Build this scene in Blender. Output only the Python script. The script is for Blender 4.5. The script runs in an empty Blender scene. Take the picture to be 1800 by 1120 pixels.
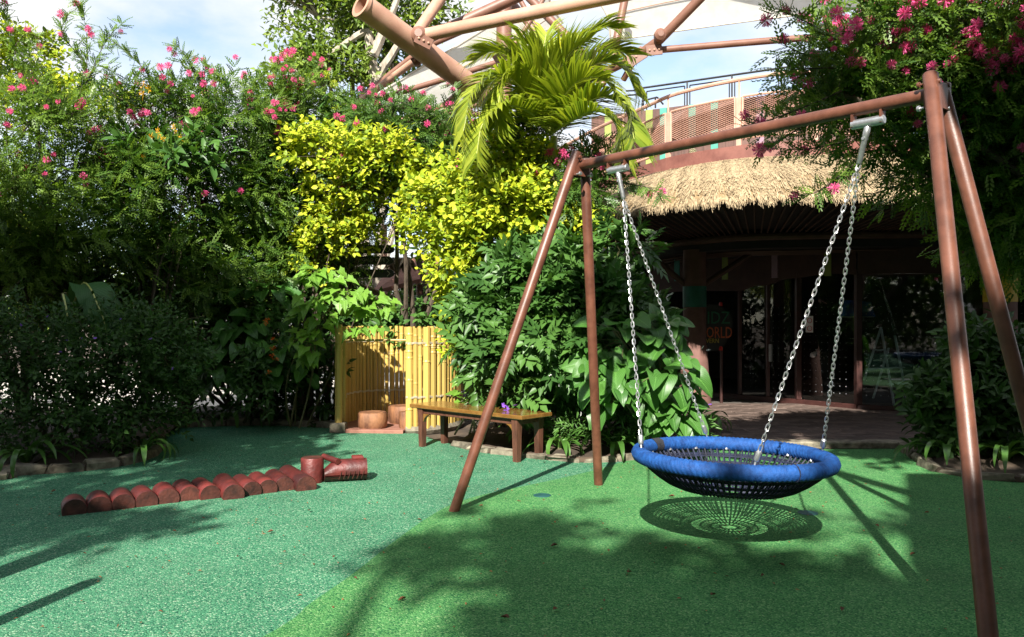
import bpy, math, random
import numpy as np
from mathutils import Vector, Matrix

random.seed(7)
SC = bpy.context.scene
COL = SC.collection
R = math.radians
FPX, HY, EYE = 1400.0, 565.0, 1.4        # focal length in photo pixels, horizon row, eye height

# ------------------------------------------------------------------ camera
cam_d = bpy.data.cameras.new("camera")
cam = bpy.data.objects.new("camera", cam_d)
COL.objects.link(cam)
cam.location = (0, 0, EYE)
cam.rotation_euler = (R(90), 0, 0)
cam_d.sensor_width = 36.0
cam_d.lens = FPX / 1800.0 * 36.0
cam_d.shift_y = 5.0 / 1800.0
cam_d.clip_start = 0.05
cam_d.clip_end = 900.0
SC.camera = cam

# ------------------------------------------------------------------ world and sun
SUN = Vector((0.30, 1.30, -1.0))          # direction the light travels
world = bpy.data.worlds.new("World")
SC.world = world
world.use_nodes = True
wn, wl = world.node_tree.nodes, world.node_tree.links
wn.clear()
w_out = wn.new("ShaderNodeOutputWorld")
w_bg = wn.new("ShaderNodeBackground")
w_bg.inputs["Strength"].default_value = 0.05
sky = wn.new("ShaderNodeTexSky")
sky.sky_type = 'NISHITA'
sky.sun_disc = False
sky.sun_elevation = math.atan2(1.0, math.hypot(0.30, 1.30))
sky.sun_rotation = math.atan2(-0.30, -1.30)
sky.air_density = 1.0
sky.dust_density = 0.6
tc = wn.new("ShaderNodeTexCoord")
mp = wn.new("ShaderNodeMapping")
mp.inputs["Scale"].default_value = (1.0, 1.0, 2.2)
mp.inputs["Location"].default_value = (4.11, 2.13, 2.70)
nz = wn.new("ShaderNodeTexNoise")
nz.inputs["Scale"].default_value = 2.6
nz.inputs["Detail"].default_value = 7.0
nz.inputs["Roughness"].default_value = 0.55
rp = wn.new("ShaderNodeValToRGB")
rp.color_ramp.elements[0].position = 0.39
rp.color_ramp.elements[1].position = 0.56
rp.color_ramp.elements[0].color = (0.16, 0.16, 0.16, 1)
mx = wn.new("ShaderNodeMixRGB")
mx.inputs["Color2"].default_value = (8.4, 8.45, 8.6, 1)
wl.new(tc.outputs["Generated"], mp.inputs["Vector"])
wl.new(mp.outputs["Vector"], nz.inputs["Vector"])
wl.new(nz.outputs["Fac"], rp.inputs["Fac"])
wl.new(rp.outputs["Color"], mx.inputs["Fac"])
sk_gain = wn.new("ShaderNodeMixRGB")
sk_gain.blend_type = 'MULTIPLY'
sk_gain.inputs["Fac"].default_value = 1.0
sk_gain.inputs["Color2"].default_value = (1.9, 1.9, 1.9, 1)      # brings the clear part of the sky to strength 0.095
wl.new(sky.outputs["Color"], sk_gain.inputs["Color1"])
wl.new(sk_gain.outputs["Color"], mx.inputs["Color1"])
wl.new(mx.outputs["Color"], w_bg.inputs["Color"])
wl.new(w_bg.outputs["Background"], w_out.inputs["Surface"])

sun_d = bpy.data.lights.new("sun", 'SUN')
sun_d.energy = 5.0
sun_d.angle = R(0.53)
sun_d.color = (1.0, 0.95, 0.86)
sun = bpy.data.objects.new("sun", sun_d)
COL.objects.link(sun)
sun.rotation_euler = SUN.to_track_quat('-Z', 'Y').to_euler()
sun.location = (-6, -20, 20)

SC.view_settings.view_transform = 'Standard'
SC.view_settings.look = 'None'
SC.view_settings.exposure = 1.4
SC.view_settings.gamma = 1.0
SC.view_settings.use_curve_mapping = False
SC.render.engine = 'CYCLES'
SC.cycles.max_bounces = 8
SC.cycles.transparent_max_bounces = 8
SC.cycles.use_denoising = True


# ------------------------------------------------------------------ helpers: placing
def P(px, py, Y):
    return np.array([(px - 900.0) / FPX * Y, Y, EYE - (py - HY) / FPX * Y])


def G(px, py):
    Y = EYE * FPX / (py - HY)
    return np.array([(px - 900.0) / FPX * Y, Y, 0.0])


def V(*a):
    return np.array(a, float)


def nrm(v):
    v = np.asarray(v, float)
    return v / np.maximum(np.linalg.norm(v, axis=-1, keepdims=True), 1e-9)


# ------------------------------------------------------------------ helpers: objects
def origin(o):
    v = np.zeros(3)
    while o is not None:
        v = v + np.array(o.location)
        o = o.parent
    return v


def tag(o, label=None, cat=None, group=None, kind=None):
    if label: o["label"] = label
    if cat: o["category"] = cat
    if group: o["group"] = group
    if kind: o["kind"] = kind
    return o


def thing(name, label, cat, loc, group=None):
    o = bpy.data.objects.new(name, None)
    COL.objects.link(o)
    o.empty_display_size = 0.1
    o.location = [float(c) for c in loc]
    return tag(o, label, cat, group)


def link(name, data, parent=None, M=None):
    o = bpy.data.objects.new(name, data)
    COL.objects.link(o)
    if parent is not None:
        org = origin(parent)
        o.parent = parent
    else:
        org = np.zeros(3)
    if M is not None:
        o.matrix_local = Matrix.Translation(Vector(-org)) @ M
    return o


def frame_matrix(loc, x, z, s=1.0):
    """matrix whose X axis runs along x, whose Z axis leans to z"""
    x = Vector(nrm(x)); z = Vector(nrm(z))
    y = z.cross(x)
    if y.length < 1e-4:
        y = Vector((0, 1, 0)).cross(x)
    y.normalize()
    z = x.cross(y)
    if np.isscalar(s):
        s = (s, s, s)
    M = Matrix(((x.x * s[0], y.x * s[1], z.x * s[2], loc[0]),
                (x.y * s[0], y.y * s[1], z.y * s[2], loc[1]),
                (x.z * s[0], y.z * s[1], z.z * s[2], loc[2]),
                (0, 0, 0, 1)))
    return M


class MB:
    """collects shapes into one mesh"""
    def __init__(self):
        self.v = []; self.f = []; self.n = 0

    def add(self, verts, faces):
        verts = np.asarray(verts, float)
        self.v.append(verts)
        n = self.n
        self.f.extend([tuple(i + n for i in f) for f in faces])
        self.n += len(verts)
        return self

    def box(self, c, size, ax=None, ay=None, bev=0.0):
        c = np.asarray(c, float)
        hx, hy, hz = [s / 2.0 for s in size]
        if ax is None:
            ax = V(1, 0, 0)
        ax = nrm(ax)
        if ay is None:
            ay = nrm(np.cross(V(0, 0, 1), ax)) if abs(ax[2]) < 0.95 else V(0, 1, 0)
        ay = nrm(ay)
        az = np.cross(ax, ay)
        b = min(bev, hx * 0.9, hy * 0.9, hz * 0.9)
        if b <= 0:
            vs = [c + ax * sx * hx + ay * sy * hy + az * sz * hz for sx in (-1, 1) for sy in (-1, 1) for sz in (-1, 1)]
            fs = [(0, 1, 3, 2), (4, 6, 7, 5), (0, 4, 5, 1), (2, 3, 7, 6), (0, 2, 6, 4), (1, 5, 7, 3)]
            return self.add(vs, fs)
        # bevelled: two chamfered rings top and bottom
        def ring(ix, iy, z):
            pts = []
            for sx, sy in ((-1, -1), (1, -1), (1, 1), (-1, 1)):
                pts.append(c + ax * sx * ix + ay * sy * iy + az * z)
            return pts
        vs = ring(hx - b, hy - b, -hz) + ring(hx, hy, -hz + b) + ring(hx, hy, hz - b) + ring(hx - b, hy - b, hz)
        fs = [(3, 2, 1, 0), (12, 13, 14, 15)]
        for k in range(3):
            for i in range(4):
                j = (i + 1) % 4
                fs.append((k * 4 + i, k * 4 + j, k * 4 + 4 + j, k * 4 + 4 + i))
        return self.add(vs, fs)

    def tube(self, pts, r, n=8, cap=True, closed=False):
        pts = np.asarray(pts, float)
        m = len(pts)
        rr = np.full(m, r, float) if np.isscalar(r) else np.asarray(r, float)
        if closed:
            t = nrm(np.roll(pts, -1, 0) - np.roll(pts, 1, 0))
        else:
            t = np.empty_like(pts)
            t[1:-1] = pts[2:] - pts[:-2]
            t[0] = pts[1] - pts[0]; t[-1] = pts[-1] - pts[-2]
            t = nrm(t)
        ref = V(0, 0, 1) if abs(t[0][2]) < 0.9 else V(1, 0, 0)
        u = nrm(np.cross(t[0], ref))
        vs = []
        an = np.arange(n) * 2 * math.pi / n
        for i in range(m):
            u = u - t[i] * np.dot(u, t[i])
            u = nrm(u)
            w = np.cross(t[i], u)
            vs.append(pts[i] + rr[i] * (np.cos(an)[:, None] * u + np.sin(an)[:, None] * w))
        vs = np.concatenate(vs)
        fs = []
        for i in range(m if closed else m - 1):
            a, b = i * n, ((i + 1) % m) * n
            for k in range(n):
                k2 = (k + 1) % n
                fs.append((a + k, a + k2, b + k2, b + k))
        if cap and not closed:
            fs.append(tuple(range(n - 1, -1, -1)))
            fs.append(tuple(range((m - 1) * n, m * n)))
        return self.add(vs, fs)

    def lathe(self, c, prof, n=16, axis=V(0, 0, 1)):
        """prof = [(radius, height)] about an axis through c"""
        axis = nrm(axis)
        u = nrm(np.cross(axis, V(0, 1, 0) if abs(axis[1]) < 0.9 else V(1, 0, 0)))
        w = np.cross(axis, u)
        an = np.arange(n) * 2 * math.pi / n
        vs = []
        for r, h in prof:
            vs.append(np.asarray(c) + axis * h + r * (np.cos(an)[:, None] * u + np.sin(an)[:, None] * w))
        vs = np.concatenate(vs)
        fs = []
        for i in range(len(prof) - 1):
            for k in range(n):
                k2 = (k + 1) % n
                fs.append((i * n + k, i * n + k2, (i + 1) * n + k2, (i + 1) * n + k))
        fs.append(tuple(range(n - 1, -1, -1)))
        fs.append(tuple(range((len(prof) - 1) * n, len(prof) * n)))
        return self.add(vs, fs)

    def grid(self, pts):
        """pts[i][j] surface"""
        pts = np.asarray(pts, float)
        a, b = pts.shape[:2]
        fs = [(i * b + j, i * b + j + 1, (i + 1) * b + j + 1, (i + 1) * b + j) for i in range(a - 1) for j in range(b - 1)]
        return self.add(pts.reshape(-1, 3), fs)

    def slab(self, poly, z0, z1):
        """vertical prism over an xy polygon"""
        n = len(poly)
        vs = [(p[0], p[1], z0) for p in poly] + [(p[0], p[1], z1) for p in poly]
        fs = [tuple(range(n - 1, -1, -1)), tuple(range(n, 2 * n))]
        fs += [(i, (i + 1) % n, n + (i + 1) % n, n + i) for i in range(n)]
        return self.add(vs, fs)

    def mesh(self, name, mat, smooth=False, shift=None):
        v = np.concatenate(self.v) if self.v else np.zeros((0, 3))
        if shift is not None:
            v = v - shift
        me = bpy.data.meshes.new(name)
        me.from_pydata(v.tolist(), [], self.f)
        me.materials.append(mat)
        if smooth:
            me.polygons.foreach_set("use_smooth", [True] * len(me.polygons))
            try:
                me.set_sharp_from_angle(angle=R(38))
            except Exception:
                pass
        me.update()
        return me

    def build(self, name, mat, parent=None, smooth=False):
        org = origin(parent) if parent is not None else None
        o = bpy.data.objects.new(name, self.mesh(name, mat, smooth, org))
        COL.objects.link(o)
        if parent is not None:
            o.parent = parent
        return o


def spline(pts, n):
    """Catmull-Rom through pts"""
    pts = np.asarray(pts, float)
    p = np.concatenate([[2 * pts[0] - pts[1]], pts, [2 * pts[-1] - pts[-2]]])
    m = len(pts) - 1
    out = []
    for s in np.linspace(0, m - 1e-6, n):
        i = int(s); t = s - i
        a, b, c, d = p[i], p[i + 1], p[i + 2], p[i + 3]
        out.append(0.5 * (2 * b + (c - a) * t + (2 * a - 5 * b + 4 * c - d) * t * t + (3 * b - a - 3 * c + d) * t ** 3))
    return np.array(out)


def resample(pts, n):
    pts = np.asarray(pts, float)
    d = np.concatenate([[0], np.cumsum(np.linalg.norm(np.diff(pts, axis=0), axis=1))])
    s = np.linspace(0, d[-1], n)
    return np.stack([np.interp(s, d, pts[:, k]) for k in range(pts.shape[1])], 1)


# ------------------------------------------------------------------ materials
def new_mat(name):
    m = bpy.data.materials.new(name)
    m.use_nodes = True
    nt = m.node_tree
    nt.nodes.clear()
    out = nt.nodes.new("ShaderNodeOutputMaterial")
    return m, nt, out


def N(nt, t, **kw):
    n = nt.nodes.new(t)
    for k, v in kw.items():
        if k in n.inputs:
            n.inputs[k].default_value = v
        else:
            setattr(n, k, v)
    return n


def rgba(c):
    return (c[0], c[1], c[2], 1.0)


def mat_surface(name, c1, c2, scale=8.0, rough=0.5, bump=0.0, bscale=60.0, metal=0.0, stretch=(1, 1, 1), spec=0.5, rand=0.0,
                detail=6.0, lo=0.35, hi=0.65, coat=0.0):
    """two tones mixed by noise in object space, with fine relief"""
    m, nt, out = new_mat(name)
    L = nt.links
    b = N(nt, "ShaderNodeBsdfPrincipled", Roughness=rough, Metallic=metal)
    b.inputs["Specular IOR Level"].default_value = spec
    b.inputs["Coat Weight"].default_value = coat
    b.inputs["Coat Roughness"].default_value = 0.15
    tcn = N(nt, "ShaderNodeTexCoord")
    mpn = N(nt, "ShaderNodeMapping", Scale=stretch)
    L.new(tcn.outputs["Object"], mpn.inputs["Vector"])
    no = N(nt, "ShaderNodeTexNoise", Scale=scale, Detail=detail, Roughness=0.6)
    L.new(mpn.outputs["Vector"], no.inputs["Vector"])
    cr = N(nt, "ShaderNodeValToRGB")
    cr.color_ramp.elements[0].position = lo; cr.color_ramp.elements[0].color = rgba(c1)
    cr.color_ramp.elements[1].position = hi; cr.color_ramp.elements[1].color = rgba(c2)
    L.new(no.outputs["Fac"], cr.inputs["Fac"])
    col = cr.outputs["Color"]
    if rand > 0:
        oi = N(nt, "ShaderNodeObjectInfo")
        mr = N(nt, "ShaderNodeMapRange")
        mr.inputs["To Min"].default_value = 1 - rand; mr.inputs["To Max"].default_value = 1 + rand
        L.new(oi.outputs["Random"], mr.inputs["Value"])
        hs = N(nt, "ShaderNodeHueSaturation")
        L.new(mr.outputs["Result"], hs.inputs["Value"])
        L.new(col, hs.inputs["Color"])
        col = hs.outputs["Color"]
    L.new(col, b.inputs["Base Color"])
    if bump > 0:
        n2 = N(nt, "ShaderNodeTexNoise", Scale=bscale, Detail=4.0)
        L.new(mpn.outputs["Vector"], n2.inputs["Vector"])
        bp = N(nt, "ShaderNodeBump", Strength=bump, Distance=0.01)
        L.new(n2.outputs["Fac"], bp.inputs["Height"])
        L.new(bp.outputs["Normal"], b.inputs["Normal"])
    L.new(b.outputs["BSDF"], out.inputs["Surface"])
    return m


def mat_leaf(name, ca, cb, trans=0.3, rough=0.42, spec=0.4, tint=(1.25, 1.3, 0.6), veins=False):
    """leaf: gloss on top, light passing through, each leaf its own tone (face attribute 'var' and object random)"""
    m, nt, out = new_mat(name)
    L = nt.links
    at = N(nt, "ShaderNodeAttribute"); at.attribute_name = "var"
    oi = N(nt, "ShaderNodeObjectInfo")
    m1 = N(nt, "ShaderNodeMath", operation='MULTIPLY'); m1.inputs[1].default_value = 0.7
    m2 = N(nt, "ShaderNodeMath", operation='MULTIPLY_ADD'); m2.inputs[1].default_value = 0.3
    L.new(at.outputs["Fac"], m1.inputs[0])
    L.new(oi.outputs["Random"], m2.inputs[0]); L.new(m1.outputs[0], m2.inputs[2])
    cr = N(nt, "ShaderNodeValToRGB")
    cr.color_ramp.elements[0].color = rgba(ca)
    cr.color_ramp.elements[1].color = rgba(cb)
    L.new(m2.outputs[0], cr.inputs["Fac"])
    col = cr.outputs["Color"]
    b = N(nt, "ShaderNodeBsdfPrincipled", Roughness=rough)
    b.inputs["Specular IOR Level"].default_value = spec
    if veins:
        uv = N(nt, "ShaderNodeUVMap"); uv.uv_map = "UVMap"
        sp = N(nt, "ShaderNodeSeparateXYZ"); L.new(uv.outputs["UV"], sp.inputs[0])
        a = N(nt, "ShaderNodeMath", operation='ABSOLUTE'); L.new(sp.outputs["Y"], a.inputs[0])
        k = N(nt, "ShaderNodeMath", operation='MULTIPLY_ADD'); k.inputs[1].default_value = -0.9
        L.new(a.outputs[0], k.inputs[0]); L.new(sp.outputs["X"], k.inputs[2])
        w = N(nt, "ShaderNodeMath", operation='MULTIPLY'); w.inputs[1].default_value = 7.0
        L.new(k.outputs[0], w.inputs[0])
        fr = N(nt, "ShaderNodeMath", operation='FRACT'); L.new(w.outputs[0], fr.inputs[0])
        lt = N(nt, "ShaderNodeMath", operation='LESS_THAN'); lt.inputs[1].default_value = 0.12
        L.new(fr.outputs[0], lt.inputs[0])
        mr = N(nt, "ShaderNodeMath", operation='LESS_THAN'); mr.inputs[1].default_value = 0.035
        L.new(a.outputs[0], mr.inputs[0])
        mxx = N(nt, "ShaderNodeMath", operation='MAXIMUM'); L.new(lt.outputs[0], mxx.inputs[0]); L.new(mr.outputs[0], mxx.inputs[1])
        sc = N(nt, "ShaderNodeMath", operation='MULTIPLY'); sc.inputs[1].default_value = 0.5; L.new(mxx.outputs[0], sc.inputs[0])
        mc = N(nt, "ShaderNodeMixRGB"); mc.inputs["Color2"].default_value = rgba([min(1, c * 1.7 + 0.03) for c in cb])
        L.new(sc.outputs[0], mc.inputs["Fac"]); L.new(col, mc.inputs["Color1"])
        col = mc.outputs["Color"]
        bp = N(nt, "ShaderNodeBump", Strength=0.35, Distance=0.004)
        L.new(fr.outputs[0], bp.inputs["Height"]); L.new(bp.outputs["Normal"], b.inputs["Normal"])
    L.new(col, b.inputs["Base Color"])
    tm = N(nt, "ShaderNodeMixRGB", blend_type='MULTIPLY'); tm.inputs["Fac"].default_value = 1.0
    tm.inputs["Color2"].default_value = rgba(tint)
    L.new(col, tm.inputs["Color1"])
    tr = N(nt, "ShaderNodeBsdfTranslucent"); L.new(tm.outputs["Color"], tr.inputs["Color"])
    ms = N(nt, "ShaderNodeMixShader"); ms.inputs["Fac"].default_value = trans
    L.new(b.outputs["BSDF"], ms.inputs[1]); L.new(tr.outputs["BSDF"], ms.inputs[2])
    L.new(ms.outputs["Shader"], out.inputs["Surface"])
    return m


def mat_rubber(name, dark, mid, pale):
    """poured granule rubber: chips of three tones, worn in broad patches"""
    m, nt, out = new_mat(name)
    L = nt.links
    tcn = N(nt, "ShaderNodeTexCoord")
    vo = N(nt, "ShaderNodeTexVoronoi", Scale=135.0, Randomness=1.0)
    L.new(tcn.outputs["Object"], vo.inputs["Vector"])
    sp = N(nt, "ShaderNodeSeparateColor"); L.new(vo.outputs["Color"], sp.inputs[0])
    cr = N(nt, "ShaderNodeValToRGB")
    e = cr.color_ramp.elements
    e[0].position = 0.05; e[0].color = rgba(dark)
    e[1].position = 0.97; e[1].color = rgba(pale)
    x = e.new(0.45); x.color = rgba(mid)
    x = e.new(0.85); x.color = rgba([c * 1.15 for c in mid])
    L.new(sp.outputs[0], cr.inputs["Fac"])
    no = N(nt, "ShaderNodeTexNoise", Scale=1.3, Detail=6.0, Roughness=0.65)
    L.new(tcn.outputs["Object"], no.inputs["Vector"])
    mr = N(nt, "ShaderNodeMapRange"); mr.inputs["From Min"].default_value = 0.3; mr.inputs["From Max"].default_value = 0.7
    mr.inputs["To Min"].default_value = 0.82; mr.inputs["To Max"].default_value = 1.15
    L.new(no.outputs["Fac"], mr.inputs["Value"])
    hs = N(nt, "ShaderNodeHueSaturation"); L.new(mr.outputs["Result"], hs.inputs["Value"]); L.new(cr.outputs["Color"], hs.inputs["Color"])
    st_ = N(nt, "ShaderNodeTexNoise", Scale=0.55, Detail=9.0, Roughness=0.72)
    L.new(tcn.outputs["Object"], st_.inputs["Vector"])
    sr = N(nt, "ShaderNodeValToRGB")
    sr.color_ramp.elements[0].position = 0.50; sr.color_ramp.elements[0].color = (0, 0, 0, 1)
    sr.color_ramp.elements[1].position = 0.70; sr.color_ramp.elements[1].color = (0.45, 0.45, 0.45, 1)
    L.new(st_.outputs["Fac"], sr.inputs["Fac"])
    sm = N(nt, "ShaderNodeMixRGB"); sm.inputs["Color2"].default_value = rgba([0.5 * (a_ + 0.07) for a_ in mid])
    L.new(sr.outputs["Color"], sm.inputs["Fac"]); L.new(hs.outputs["Color"], sm.inputs["Color1"])
    b = N(nt, "ShaderNodeBsdfPrincipled", Roughness=0.75)
    b.inputs["Specular IOR Level"].default_value = 0.08
    L.new(sm.outputs["Color"], b.inputs["Base Color"])
    bp = N(nt, "ShaderNodeBump", Strength=0.8, Distance=0.006)
    L.new(vo.outputs["Distance"], bp.inputs["Height"]); bp.invert = True
    L.new(bp.outputs["Normal"], b.inputs["Normal"])
    L.new(b.outputs["BSDF"], out.inputs["Surface"])
    return m


def mat_glass(name):
    m, nt, out = new_mat(name)
    b = N(nt, "ShaderNodeBsdfPrincipled", Roughness=0.02)
    b.inputs["Base Color"].default_value = (0.75, 0.82, 0.8, 1)
    b.inputs["Transmission Weight"].default_value = 1.0
    b.inputs["IOR"].default_value = 1.5
    nt.links.new(b.outputs["BSDF"], out.inputs["Surface"])
    return m


def mat_membrane(name):
    m, nt, out = new_mat(name)
    L = nt.links
    tcn = N(nt, "ShaderNodeTexCoord")
    no = N(nt, "ShaderNodeTexNoise", Scale=3.5, Detail=8.0, Roughness=0.7)
    L.new(tcn.outputs["Object"], no.inputs["Vector"])
    cr = N(nt, "ShaderNodeValToRGB")
    cr.color_ramp.elements[0].position = 0.3; cr.color_ramp.elements[0].color = (0.74, 0.70, 0.62, 1)
    cr.color_ramp.elements[1].position = 0.62; cr.color_ramp.elements[1].color = (0.86, 0.84, 0.78, 1)
    L.new(no.outputs["Fac"], cr.inputs["Fac"])
    d = N(nt, "ShaderNodeBsdfDiffuse"); t = N(nt, "ShaderNodeBsdfTranslucent")
    L.new(cr.outputs["Color"], d.inputs["Color"]); L.new(cr.outputs["Color"], t.inputs["Color"])
    ms = N(nt, "ShaderNodeMixShader"); ms.inputs["Fac"].default_value = 0.5
    L.new(d.outputs[0], ms.inputs[1]); L.new(t.outputs[0], ms.inputs[2])
    L.new(ms.outputs[0], out.inputs["Surface"])
    return m


M = {}
M["teal"] = mat_rubber("teal rubber", (0.012, 0.080, 0.052), (0.062, 0.205, 0.110), (0.29, 0.41, 0.28))
M["lime"] = mat_rubber("light green rubber", (0.014, 0.098, 0.038), (0.072, 0.218, 0.070), (0.20, 0.35, 0.15))
M["cap"] = mat_surface("dark teal cap", (0.01, 0.06, 0.06), (0.02, 0.09, 0.09), 9, 0.5)
M["earth"] = mat_surface("earth", (0.035, 0.024, 0.016), (0.09, 0.062, 0.04), 3.0, 0.95, 0.6, 40)
M["pale_paving"] = mat_surface("pale concrete", (0.42, 0.38, 0.33), (0.58, 0.54, 0.47), 2.0, 0.85, 0.2, 60)
M["steel"] = mat_surface("brown powder coat", (0.080, 0.028, 0.016), (0.145, 0.054, 0.032), 9.0, 0.42, 0.08, 160, spec=0.5)
M["steel_pale"] = mat_surface("faded brown paint", (0.36, 0.19, 0.13), (0.46, 0.27, 0.19), 3.0, 0.6, 0.12, 60)
M["steel_dark"] = mat_surface("dark brown paint", (0.15, 0.068, 0.045), (0.21, 0.10, 0.068), 4.0, 0.5, 0.08, 60)
M["rail"] = mat_surface("pink brown rail paint", (0.44, 0.25, 0.18), (0.55, 0.33, 0.25), 5.0, 0.5, 0.05, 80)
M["black_metal"] = mat_surface("black metal", (0.012, 0.012, 0.013), (0.025, 0.025, 0.026), 10, 0.5)
M["galv"] = mat_surface("galvanised steel", (0.42, 0.43, 0.44), (0.62, 0.63, 0.64), 30, 0.36, 0.1, 90, metal=0.85)
M["chain"] = mat_surface("chain steel", (0.55, 0.55, 0.55), (0.75, 0.75, 0.75), 30, 0.28, 0.0, metal=0.9, rand=0.12)
M["rope_blue"] = mat_surface("blue rope", (0.006, 0.040, 0.16), (0.012, 0.080, 0.29), 22, 0.6, 0.5, 260, spec=0.3)
M["rope_black"] = mat_surface("black rope", (0.010, 0.010, 0.013), (0.026, 0.026, 0.032), 40, 0.7, 0.3, 200)
M["rope_net"] = mat_surface("dark blue net rope", (0.006, 0.007, 0.014), (0.012, 0.018, 0.05), 14, 0.65, 0.3, 200)
M["log_red"] = mat_surface("oxblood stained timber", (0.045, 0.007, 0.006), (0.125, 0.017, 0.014), 6, 0.52, 0.6, 26, stretch=(1, 1, 1), rand=0.3, spec=0.5)
M["log_end"] = mat_surface("worn timber end", (0.03, 0.010, 0.008), (0.085, 0.024, 0.017), 16, 0.5, 0.4, 50, rand=0.2)
M["bench_top"] = mat_surface("varnished timber", (0.13, 0.06, 0.014), (0.20, 0.105, 0.028), 4, 0.22, 0.08, 30, stretch=(1, 3, 3), coat=0.4)
M["bench_leg"] = mat_surface("brown stained timber", (0.055, 0.022, 0.014), (0.12, 0.048, 0.03), 5, 0.45, 0.2, 40, stretch=(5, 5, 1))
M["bamboo"] = mat_surface("yellow bamboo", (0.36, 0.235, 0.052), (0.50, 0.355, 0.105), 4, 0.38, 0.06, 60, stretch=(3, 3, 0.6), rand=0.16)
M["wire"] = mat_surface("tie wire", (0.45, 0.43, 0.38), (0.6, 0.58, 0.5), 20, 0.4, metal=0.3)
M["stump"] = mat_surface("raw log", (0.085, 0.032, 0.015), (0.28, 0.125, 0.055), 7, 0.7, 0.5, 30, stretch=(1, 1, 0.5))
M["brick_red"] = mat_surface("red pavement", (0.20, 0.085, 0.06), (0.28, 0.13, 0.09), 6, 0.8, 0.3, 60)
M["kerb"] = mat_surface("weathered kerb stone", (0.07, 0.058, 0.04), (0.25, 0.22, 0.16), 9, 0.9, 0.5, 40, rand=0.25)
M["thatch"] = mat_surface("thatch straw", (0.12, 0.082, 0.042), (0.40, 0.305, 0.18), 26.0, 0.75, 0.0, 30, lo=0.32, hi=0.62)
M["thatch_base"] = mat_surface("thatch core", (0.13, 0.085, 0.04), (0.26, 0.18, 0.09), 12, 0.9, 0.5, 40)
M["fascia"] = mat_surface("dark red render", (0.13, 0.045, 0.035), (0.20, 0.078, 0.06), 4, 0.6, 0.15, 60)
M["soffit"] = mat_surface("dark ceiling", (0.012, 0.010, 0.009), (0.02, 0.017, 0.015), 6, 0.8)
M["rafter"] = mat_surface("brown rafter", (0.06, 0.03, 0.02), (0.09, 0.046, 0.03), 6, 0.6, rand=0.2)
M["render"] = mat_surface("brown pink render", (0.12, 0.058, 0.045), (0.17, 0.085, 0.068), 6, 0.8, 0.3, 60)
M["header"] = mat_surface("eave shaded header", (0.045, 0.022, 0.017), (0.065, 0.032, 0.025), 5, 0.8, 0.2, 60)  # shade under the eave put into the colour, darker than the column render
M["col_green"] = mat_surface("green band", (0.006, 0.085, 0.055), (0.012, 0.12, 0.08), 8, 0.6)
M["col_yellow"] = mat_surface("yellow band", (0.40, 0.26, 0.01), (0.50, 0.34, 0.02), 8, 0.6)
M["door_frame"] = mat_surface("maroon frame", (0.03, 0.010, 0.008), (0.05, 0.016, 0.013), 8, 0.5)
M["glass"] = mat_glass("window glass")
M["dots"] = mat_surface("frosted dot", (0.25, 0.28, 0.3), (0.35, 0.38, 0.4), 8, 0.6)
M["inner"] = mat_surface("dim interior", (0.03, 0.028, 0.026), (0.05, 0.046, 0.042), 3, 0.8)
M["alu"] = mat_surface("ladder aluminium", (0.45, 0.55, 0.55), (0.55, 0.65, 0.65), 20, 0.4, metal=0.3)
M["blue_cloth"] = mat_surface("blue cloth", (0.01, 0.08, 0.35), (0.015, 0.11, 0.45), 6, 0.8)
M["white_paint"] = mat_surface("white paint", (0.7, 0.7, 0.7), (0.8, 0.8, 0.8), 8, 0.6)
M["red_paint"] = mat_surface("red paint", (0.5, 0.02, 0.015), (0.6, 0.03, 0.02), 8, 0.5)
M["membrane"] = mat_membrane("tensile membrane")
M["paver"] = mat_surface("clay paver", (0.075, 0.052, 0.042), (0.145, 0.104, 0.086), 5, 0.6, 0.3, 60, rand=0.28)
M["mortar"] = mat_surface("joint sand", (0.07, 0.06, 0.05), (0.11, 0.095, 0.08), 9, 0.9)
M["plank_brown"] = mat_surface("brown plank", (0.07, 0.028, 0.019), (0.115, 0.049, 0.033), 4, 0.55, 0.15, 50, stretch=(4, 4, 0.6), rand=0.15)
M["plank_teal"] = mat_surface("teal plank", (0.035, 0.22, 0.17), (0.05, 0.27, 0.21), 4, 0.6)
M["plank_lime"] = mat_surface("olive green plank", (0.20, 0.26, 0.05), (0.25, 0.31, 0.07), 4, 0.6)
M["plank_mauve"] = mat_surface("mauve plank", (0.21, 0.13, 0.17), (0.26, 0.16, 0.21), 4, 0.6)
M["bark"] = mat_surface("grey brown bark", (0.045, 0.032, 0.022), (0.115, 0.088, 0.062), 9, 0.9, 0.7, 30, stretch=(2, 2, 0.5))
M["bark_pale"] = mat_surface("pale bark", (0.20, 0.165, 0.125), (0.42, 0.37, 0.30), 5, 0.9, 0.5, 25, stretch=(2, 2, 0.5))
M["stem"] = mat_surface("green brown stem", (0.055, 0.055, 0.02), (0.12, 0.11, 0.04), 9, 0.7)
M["stem_pale"] = mat_surface("pale stem", (0.26, 0.25, 0.15), (0.36, 0.34, 0.2), 9, 0.7)
M["palm_shaft"] = mat_surface("palm crownshaft", (0.30, 0.36, 0.08), (0.44, 0.46, 0.14), 6, 0.35)
M["sign_black"] = mat_surface("black sign board", (0.010, 0.010, 0.011), (0.018, 0.018, 0.019), 8, 0.4)
M["sign_text"] = mat_surface("pale sign lettering", (0.6, 0.6, 0.57), (0.7, 0.7, 0.66), 8, 0.6)
M["sign_grey"] = mat_surface("dull grey sign lettering", (0.42, 0.40, 0.36), (0.5, 0.48, 0.44), 8, 0.6)
M["sign_green"] = mat_surface("green lettering", (0.01, 0.10, 0.05), (0.015, 0.13, 0.06), 8, 0.6)
M["sign_orange"] = mat_surface("orange lettering", (0.36, 0.07, 0.02), (0.42, 0.10, 0.03), 8, 0.6)
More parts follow.
